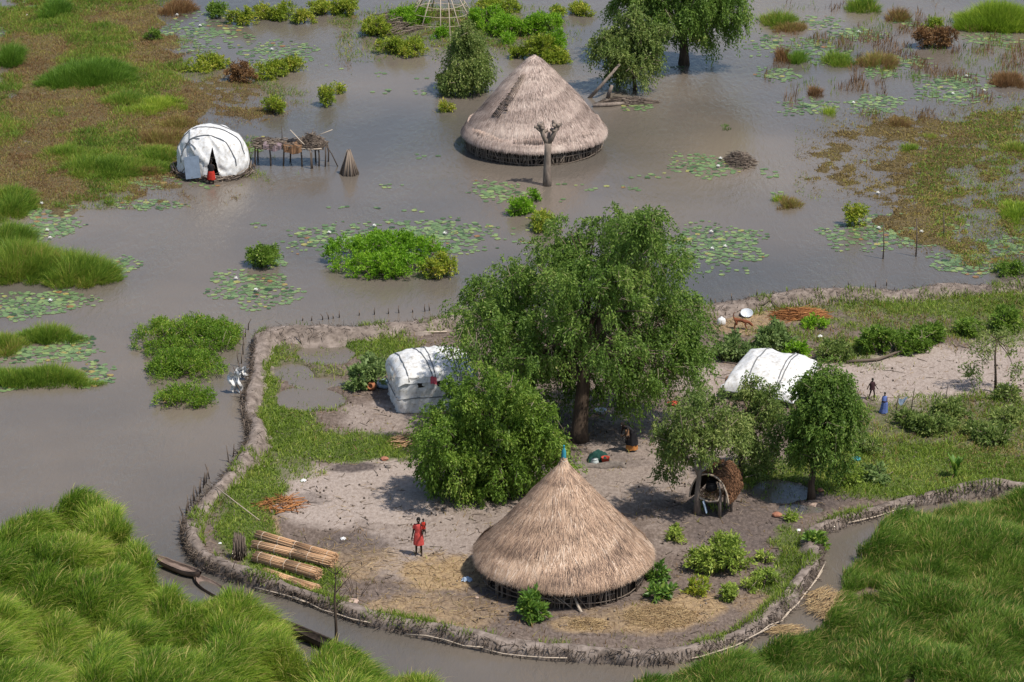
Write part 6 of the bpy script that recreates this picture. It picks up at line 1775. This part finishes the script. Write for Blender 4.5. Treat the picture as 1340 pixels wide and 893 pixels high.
heap('reed_litter', 'pale dead reeds lying where the channel narrows at the bank', 'dead reeds', 1030, 826, .7, .5, .14, 160, 'straw', 10, (.3, .8), (.008, .015), .4, .12)
heap('root_clump', 'clump of dry roots hanging from the mud bank near the bare trunk', 'roots', 475, 806, .7, .3, .5, 180, 'reed', 11, (.2, .6), (.008, .016))

# straw and litter strewn on the yard (uncountable)
n = 15000
X, Y, qx, qy = sample_px((250, 420, 1340, 860), 60000)
g_ = ground_fields(X, Y)
pr = np.clip(mask(STRAW, qx, qy, g_['nz']) * .8 + .05 * (fbm(X * .8, Y * .8, 55) > .5), 0, 1) * g_['isl'] * (g_['z'] > .03)
k = RNG.random(len(X)) < pr
X, Y, Z = X[k], Y[k], g_['z'][k]; n = len(X)
th = RNG.uniform(0, 2 * PI, n); D = np.stack([np.cos(th), np.sin(th), RNG.normal(0, .15, n)], 1) * RNG.uniform(.08, .30, n)[:, None]
Pm = np.stack([X, Y, Z + .015], 1); ms = Mass(); add_sticks(ms, Pm - D, Pm + D, RNG.uniform(.006, .013, n), RNG.random(n), 3)
tag(obj('straw_litter', ms.mesh('straw_litter'), 'straw'), 'loose straw strewn over the yard soil', 'straw', None, 'stuff')
X, Y, qx, qy = sample_px((250, 420, 1340, 860), 9000)
g_ = ground_fields(X, Y); k = g_['isl'] & (g_['z'] > .04) & (RNG.random(len(X)) < .28)
X, Y, Z = X[k], Y[k], g_['z'][k]; n = len(X); th = RNG.uniform(0, 2 * PI, n)
D = np.stack([np.cos(th), np.sin(th), RNG.normal(0, .1, n)], 1) * RNG.uniform(.06, .28, n)[:, None]; Pm = np.stack([X, Y, Z + .02], 1)
ms = Mass(); add_sticks(ms, Pm - D, Pm + D, RNG.uniform(.008, .02, n), RNG.beta(1.5, 2, n), 4)
n2_ = 900; k = RNG.integers(0, n, n2_); Pq = Pm[k] + RNG.normal(0, .3, (n2_, 3)) * np.array([1, 1, 0]); 
add_sticks(ms, Pq - [0, 0, .02], Pq + np.stack([RNG.normal(0, .02, n2_), RNG.normal(0, .02, n2_), np.full(n2_, .05)], 1), RNG.uniform(.02, .06, n2_), RNG.beta(1.5, 2, n2_), 5, .6)
tag(obj('debris', ms.mesh('debris'), 'stick'), 'small twigs and clods of earth strewn over the bare yard', 'debris', None, 'stuff')

def pole(name, label, cat, pts, r, mat='stick_pale', rnd=.6, group=None, sides=6):
    p0 = Vector(pts[0]); n = len(pts)
    o = obj(name, MB().tube([Vector(p) - p0 for p in pts], [r * (1 - .35 * i / (n - 1)) for i in range(n)], sides, rnd).mesh(name), mat, None, p0)
    return tag(o, label, cat, group)
a, b = gat(283, 650), gat(340, 683)
pole('bamboo_pole', 'long straight pale pole lying from the mud bank onto the turf', 'pole', [a + Vector((0, 0, .45)), (a + b) / 2 + Vector((0, 0, .25)), b + Vector((0, 0, .06))], .028)
a, m_, b = gat(1108, 476), gat(1150, 473), gat(1198, 462)
pole('fallen_branch', 'long crooked fallen branch along the edge of the sandy clearing', 'branch', [a + Vector((0, 0, .08)), gat(1130, 475) + Vector((0, 0, .12)), m_ + Vector((0, 0, .10)), gat(1175, 466) + Vector((0, 0, .22)), b + Vector((0, 0, .12))], .08, rnd=.4, mat='stick')
pole('fallen_branch', 'bent dry branch above the enamel basin on the slope', 'branch', [gat(980, 407) + Vector((0, 0, .1)), gat(1000, 405) + Vector((0, 0, .3)), gat(1008, 401) + Vector((0, 0, .35)), gat(1022, 407) + Vector((0, 0, .1))], .05, rnd=.35, mat='stick')
pole('log', 'grey log resting along the inner foot of the far mud bank', 'log', [gat(357, 446) + Vector((0, 0, .1)), gat(378, 443) + Vector((0, 0, .12)), gat(400, 443) + Vector((0, 0, .1))], .09, rnd=.75)
pole('stick', 'thin dark stick leaning on the grey log', 'stick', [gat(396, 455), gat(390, 448) + Vector((0, 0, .5))], .03, rnd=.3, mat='stick')
pole('log', 'pale log lying in front of the far mud bank by the boxy shelter', 'log', [gat(548, 437) + Vector((0, 0, .06)), gat(585, 436) + Vector((0, 0, .08))], .06, rnd=.8)
pole('leaning_trunk', 'thick pale bare trunk leaning out of the water beside the thatched hut', 'trunk', [at(768, 132, -.2), on_depth(787, 112, at(770, 132).y + .5), on_depth(811, 84, at(770, 132).y + 1.0)], .13, 'bark_pale')
pole('trunk_stub', 'short pale broken trunk stub near the leaning bare trunk', 'trunk', [at(795, 131, -.2), on_depth(797, 122, at(795, 131).y), on_depth(801, 112, at(795, 131).y)], .15, 'bark_pale')
pole('drift_log', 'brown drift log lying in the water at the foot of the leaning trunk', 'log', [at(776, 139, .05), at(800, 137, .12), at(822, 135, .05)], .16, 'bark_pale')
for i, (px, py, h, lab) in enumerate([(1155, 346, 1.9, 'tallest thin pole standing in the lily bed, with a mossy stem'), (1198, 343, 2.1, 'thin pole standing between two others in the lily bed'), (1234, 318, 1.4, 'shortest thin pole standing at the end of the lily bed')]):
    p = at(px, py, -.3)
    pole('water_pole', lab, 'pole', [p, p + Vector((.03, 0, h * .55)), p + Vector((-.04, 0, h + .3))], .045, 'stick', .35)
# bare trunk and dead twigs beside the channel
p = at(440, 862, -.2)
t = thing('bare_tree', 'thin bare tree stem with dry branches rising from the channel beside the long canoe', 'dead tree', p)
mb = MB(); mb.tube([(0, 0, -.1), (.02, 0, 1.3), (-.02, 0, 2.6), (.05, 0, 3.4), (.0, 0, 4.2)], [.075, .06, .045, .025, .010], 7)
obj('trunk', mb.mesh('trunk'), 'bark', t)
mb = MB(); rr = random.Random(4)
for k in range(9):
    z = rr.uniform(1.9, 3.8); a = rr.uniform(0, 2 * PI); L = rr.uniform(.6, 1.7)
    d = Vector((math.cos(a), math.sin(a) * .6, rr.uniform(-.1, .9))) * L
    mb.tube([(0, 0, z), Vector((0, 0, z)) + d * .5 + Vector((0, 0, .1)), Vector((0, 0, z)) + d + Vector((rr.uniform(-.1, .1), 0, rr.uniform(-.3, .3)))], [.018, .012, .006], 5)
obj('branches', mb.mesh('branches'), 'bark', t)
p = gat(466, 796)
t = thing('dead_shrub', 'leafless dark shrub with arching twigs on the turf end above the mud bank', 'dead shrub', p)
mb = MB()
for k in range(8):
    a = rr.uniform(0, 2 * PI); L = rr.uniform(.9, 1.9)
    mb.tube([(0, 0, 0), (math.cos(a) * L * .2, math.sin(a) * L * .2, L * .5), (math.cos(a) * L * .5, math.sin(a) * L * .5, L * .95), (math.cos(a) * L * .75, math.sin(a) * L * .7, L * 1.05)], [.018, .014, .009, .005], 5)
obj('twigs', mb.mesh('twigs'), 'bark', t)

# stakes along the outside of the mud bank
STK = [(239, 702), (238, 693), (240, 684), (243, 676), (247, 668), (250, 662), (255, 656), (258, 650), (263, 645), (266, 639), (270, 632), (274, 627), (241, 711), (244, 718), (249, 726), (255, 733), (262, 738), (270, 743), (279, 747), (236, 698), (245, 672), (253, 659), (261, 647), (268, 635),
       (299, 604), (305, 598), (322, 572), (320, 560), (317, 550), (318, 538), (314, 526), (312, 514), (311, 500), (313, 488), (316, 476), (318, 464), (319, 452), (321, 441), (325, 432), (316, 520), (321, 566), (313, 480),
       (396, 420), (408, 420), (422, 419), (430, 418), (436, 417), (444, 416), (470, 413), (490, 412), (508, 411), (522, 410), (540, 409), (556, 408), (562, 407), (918, 395), (930, 397), (936, 398), (958, 393), (990, 387), (1012, 386), (1052, 381), (1110, 376), (1146, 376), (1160, 374)]
kinds = []
for k in range(6):
    rr = random.Random(60 + k); h = 1
    kinds.append(MB().tube([(0, 0, -.3), (rr.uniform(-.03, .03), 0, .5), (rr.uniform(-.12, .12), rr.uniform(-.05, .05), 1.0)], [.032, .028, .02], 5, rr.uniform(.1, .6)).mesh('stake'))
    kinds[-1].materials.append(M['stick'])
for i, (px, py) in enumerate(STK):
    p = at(px, py, 0); o = bpy.data.objects.new('stake', kinds[i % 6]); COL.objects.link(o)
    o.location = p; o.rotation_euler = (random.uniform(-.15, .15), random.uniform(-.15, .15), random.uniform(0, 6)); h = random.uniform(.45, .85) if py > 430 else random.uniform(.22, .42)
    o.scale = (1, 1, h)
    if py > 600: tag(o, 'dark wooden stake in the tight row where the mud bank bends by the canoes', 'stake', 'stakes at the bend by the canoes')
    elif py > 430: tag(o, 'dark wooden stake in the straggling row beside the round grass islands', 'stake', 'stakes beside the grass islands')
    elif px < 700: tag(o, 'short dark stake poking from the water along the far bank near the boxy shelter', 'stake', 'stakes along the far bank near the boxy shelter')
    else: tag(o, 'short dark stake poking from the water along the far bank beyond the low shelter', 'stake', 'stakes along the far bank beyond the low shelter')

# white sheeting caught on the stakes
for i, (px, py, w, h, lab) in enumerate([(308, 512, .55, 1.3, 'larger crumpled white sheet caught on stakes of the mud bank'), (317, 494, .5, .7, 'smaller crumpled white sheet caught on stakes just above the larger one')]):
    p = at(px, py, .1)
    def cr(u, v, w=w, h=h): return ((u - .5) * w + .10 * math.sin(v * 7 + i), -.1 * math.sin(u * 9) + .10 * math.sin(v * 11), v * h * .75 + .06 * math.sin(u * 13))
    tag(obj('plastic_sheet', MB().grid(cr, 16, 16).jitter(.03).mesh('plastic_sheet'), 'tarp', None, p), lab, 'sheet')

# ================================================================== HOUSEHOLD THINGS
def basin(label, p, r, mat='basin', tilt=0):
    o = obj('basin', MB().lathe([(.01, 0), (r * .62, 0), (r * .72, .03), (r, .17), (r * 1.06, .18), (r * .95, .16), (r * .68, .035), (.01, .03)], 22).mesh('basin'), mat, None, p)
    o.rotation_euler = (tilt, 0, 0); return tag(o, label, 'basin')
basin('wide enamel basin on the ground under the shade tree', gat(786, 541), .27)
basin('tilted enamel basin on the slope near the brown dog', gat(977, 414) + Vector((0, 0, .05)), .30, 'basin', R(25))
p = gat(944, 425)
tag(obj('jerrycan', MB().lathe([(.02, 0), (.19, .01), (.22, .06), (.21, .26), (.15, .34), (.06, .37), (.05, .42), (.02, .43)], 14, sx=1, sy=.75).mesh('jerrycan'), 'white_cloth', None, p), 'white plastic jerrycan on bare earth beside the gourd vine patch', 'jerrycan')
p = gat(503, 507)
tag(obj('cloth_bundle', MB().lathe([(.02, 0), (.30, .02), (.36, .15), (.30, .32), (.12, .42), (.02, .44)], 16, sx=1.2, sy=.8).jitter(.03).mesh('cloth_bundle'), 'pale_blue_cloth', None, p), 'pale blue cloth bundle on the ground beside the boxy shelter', 'bundle')
p = gat(489, 509)
o = obj('clay_pot', MB().lathe([(.02, 0), (.14, .02), (.21, .12), (.22, .22), (.15, .33), (.13, .37), (.17, .40), (.12, .39), (.02, .15)], 18).mesh('clay_pot'), 'clay_pot', None, p + Vector((0, 0, .16)), 0); o.rotation_euler = (R(75), 0, R(-25))
tag(o, 'orange clay pot lying tipped beside the pale blue bundle', 'pot')
# hearth wall and things on it
hp0 = gat(785, 611)
tag(obj('hearth_wall', MB().grid(lambda u, v: ((u - .5) * 2.3 + .03 * math.sin(v * 9), .22 * math.cos(v * PI) * (1 + .2 * math.sin(u * 14)), .26 * math.sin(v * PI) * (.85 + .2 * math.sin(u * 9 + 1)) - .02), 34, 12).jitter(.02).mesh('hearth_wall'), 'clay', None, hp0), 'low clay hearth wall on the yard just behind the tip of the near hut', 'hearth')
pq = gat(783, 603)
t = tag(obj('cloth_heap', MB().grid(lambda u, v: ((u - .5) * 1.0, (v - .5) * .5, .50 * math.sin(PI * u) ** .6 * math.sin(PI * v) ** .6 + .05 * math.sin(u * 17) * math.sin(v * 13)), 26, 16).jitter(.015).mesh('cloth_heap'), 'green_cloth', None, pq), 'dark green cloth thrown in a heap behind the hearth wall', 'cloth')
tag(obj('bucket', MB().lathe([(.01, 0), (.14, 0), (.19, .30), (.20, .31), (.17, .29), (.13, .02), (.01, .02)], 18).mesh('bucket'), 'red_plastic', None, gat(792, 604) + Vector((0, -.25, 0))), 'red bucket standing against the dark green cloth', 'bucket')
tag(obj('pale_pot', MB().lathe([(.01, 0), (.14, .02), (.19, .12), (.15, .22), (.14, .26), (.16, .27)], 16).mesh('pale_pot'), 'pale_plastic', None, gat(778, 606) + Vector((0, -.2, 0))), 'small pale pot on the hearth beside the dark green cloth', 'pot')
tag(obj('red_basin', MB().lathe([(.01, 0), (.16, 0), (.27, .14), (.28, .15), (.24, .13), (.01, .02)], 18).mesh('red_basin'), 'red_plastic', None, gat(881, 531)), 'red plastic basin on the ground at the rim of the shade', 'basin')
# child wrapped in blue and the thin stakes of the wash line
p = gat(1157, 541)
bc = person('child wrapped head to foot in flaring blue cloth at the edge of the sand', p, R(-25), dict(ell=(.19, -.08, 1.12), wrl=(.08, -.18, 1.06), elr=(-.19, -.08, 1.12), wrr=(-.08, -.18, 1.06)), .60, (.2, -1, -.1))
garment(bc, 'robe', [(0, .012, 1.43, .09, .08), (0, .012, 1.38, .19, .13), (0, .0, 1.2, .21, .19), (0, -.02, 1.02, .22, .22), (0, 0, .8, .26, .24), (-.04, 0, .4, .29, .24), (-.08, 0, .06, .34, .27)], 'blue_cloth', fold=.09)
garment(bc, 'sash', [(0, -.02, 1.08, .225, .215), (0, -.02, .96, .235, .225)], 'maroon_cloth')
for px, py, h, lab in ((1172, 540, .9, 'thin leaning stake of the wash line nearest the blue cloth'), (1192, 540, 1.2, 'thin upright stake at the end of the wash line'), (1236, 532, 1.1, 'thin dark stake standing alone among olive bushes')):
    p = gat(px, py); pole('thin_stake', lab, 'stake', [p - Vector((0, 0, .1)), p + Vector((.05, 0, h * .5)), p + Vector((.12, 0, h))], .028, 'stick', .2)
p0 = gat(1172, 540)
tag(obj('hanging_sheet', MB().grid(lambda u, v: (.12 + .40 * u, .04 * math.sin(u * 11 + v * 3), .70 + .12 * u - .30 * v * (.7 + .4 * math.sin(u * 5)) - .08 * math.sin(u * 3.1)), 16, 8).mesh('hanging_sheet'), 'pale_blue_cloth', None, p0), 'small pale blue cloth hung between two thin stakes', 'cloth')
# stones and scraps
def stone(label, px, py, r, mat, cat='stone', name='stone', flat=.5):
    p = gat(px, py); bm = bmesh.new(); bmesh.ops.create_icosphere(bm, subdivisions=2, radius=r)
    for v in bm.verts: v.co = Vector((v.co.x * random.uniform(.85, 1.2), v.co.y * random.uniform(.8, 1.1), v.co.z * flat * random.uniform(.85, 1.15)))
    me = bpy.data.meshes.new(name); bm.to_mesh(me); bm.free(); me.polygons.foreach_set('use_smooth', [False] * len(me.polygons))
    tag(obj(name, me, mat, None, p + Vector((0, 0, r * flat * .7))), label, cat)
for lab, px, py, r, mt in [('flat pinkish slab at the end of the small pool', 1066, 664, .28, 'sandstone'), ('reddish scrap of board by the pool', 1017, 676, .22, 'red_stone'), ('pale round stone under the dense tree', 1048, 636, .17, 'sandstone'), ('orange brown stone under the dense tree', 1073, 643, .16, 'red_stone'),
                           ('large pale stone on the mud bank near the dead shrub', 462, 790, .24, 'sandstone'), ('small pale stone beside the straw near the hut door', 624, 783, .08, 'sandstone'), ('reddish scrap lying at the channel edge below the bend', 1066, 770, .18, 'red_stone'),
                           ('brown clod on the strip of turf above the pale yard', 503, 602, .18, 'red_stone'), ('dark clod on the pale yard behind the round tree', 508, 612, .14, 'clay')]:
    if mt not in M: M[mt] = noisy_mat(mt.replace('_', ' '), two((.30, .20, .15), (.50, .38, .31)) if mt == 'sandstone' else two((.25, .10, .06), (.42, .20, .13)), 7, .9, .4)
    stone(lab, px, py, r, mt)
for lab, px, py, w, mt in [('crumpled pale blue plastic bag beside the near hut door', 611, 760, .22, 'pale_blue_cloth'), ('small white bag on the pale yard near the branches', 397, 630, .13, 'white_cloth'), ('white scrap on the ground near the reed bundles', 449, 706, .12, 'white_cloth'), ('white scrap on the green strip by the vegetable patch', 1045, 695, .10, 'white_cloth'),
                           ('white scrap under the garden bushes near the low shelter', 1073, 441, .12, 'white_cloth'), ('teal plastic scrap in the weeds beside the dense tree', 1120, 602, .22, 'teal_plastic'), ('small white scrap in the turf by the bank', 288, 712, .07, 'white_cloth')]:
    p = gat(px, py)
    tag(obj('plastic_scrap', MB().grid(lambda u, v: ((u - .5) * w * 2, (v - .5) * w * 1.5, .6 * w * math.sin(PI * u) * math.sin(PI * v) + .2 * w * math.sin(u * 15 + v * 9) + .03), 12, 10).jitter(w * .06).mesh('plastic_scrap'), mt, None, p), lab, 'scrap')
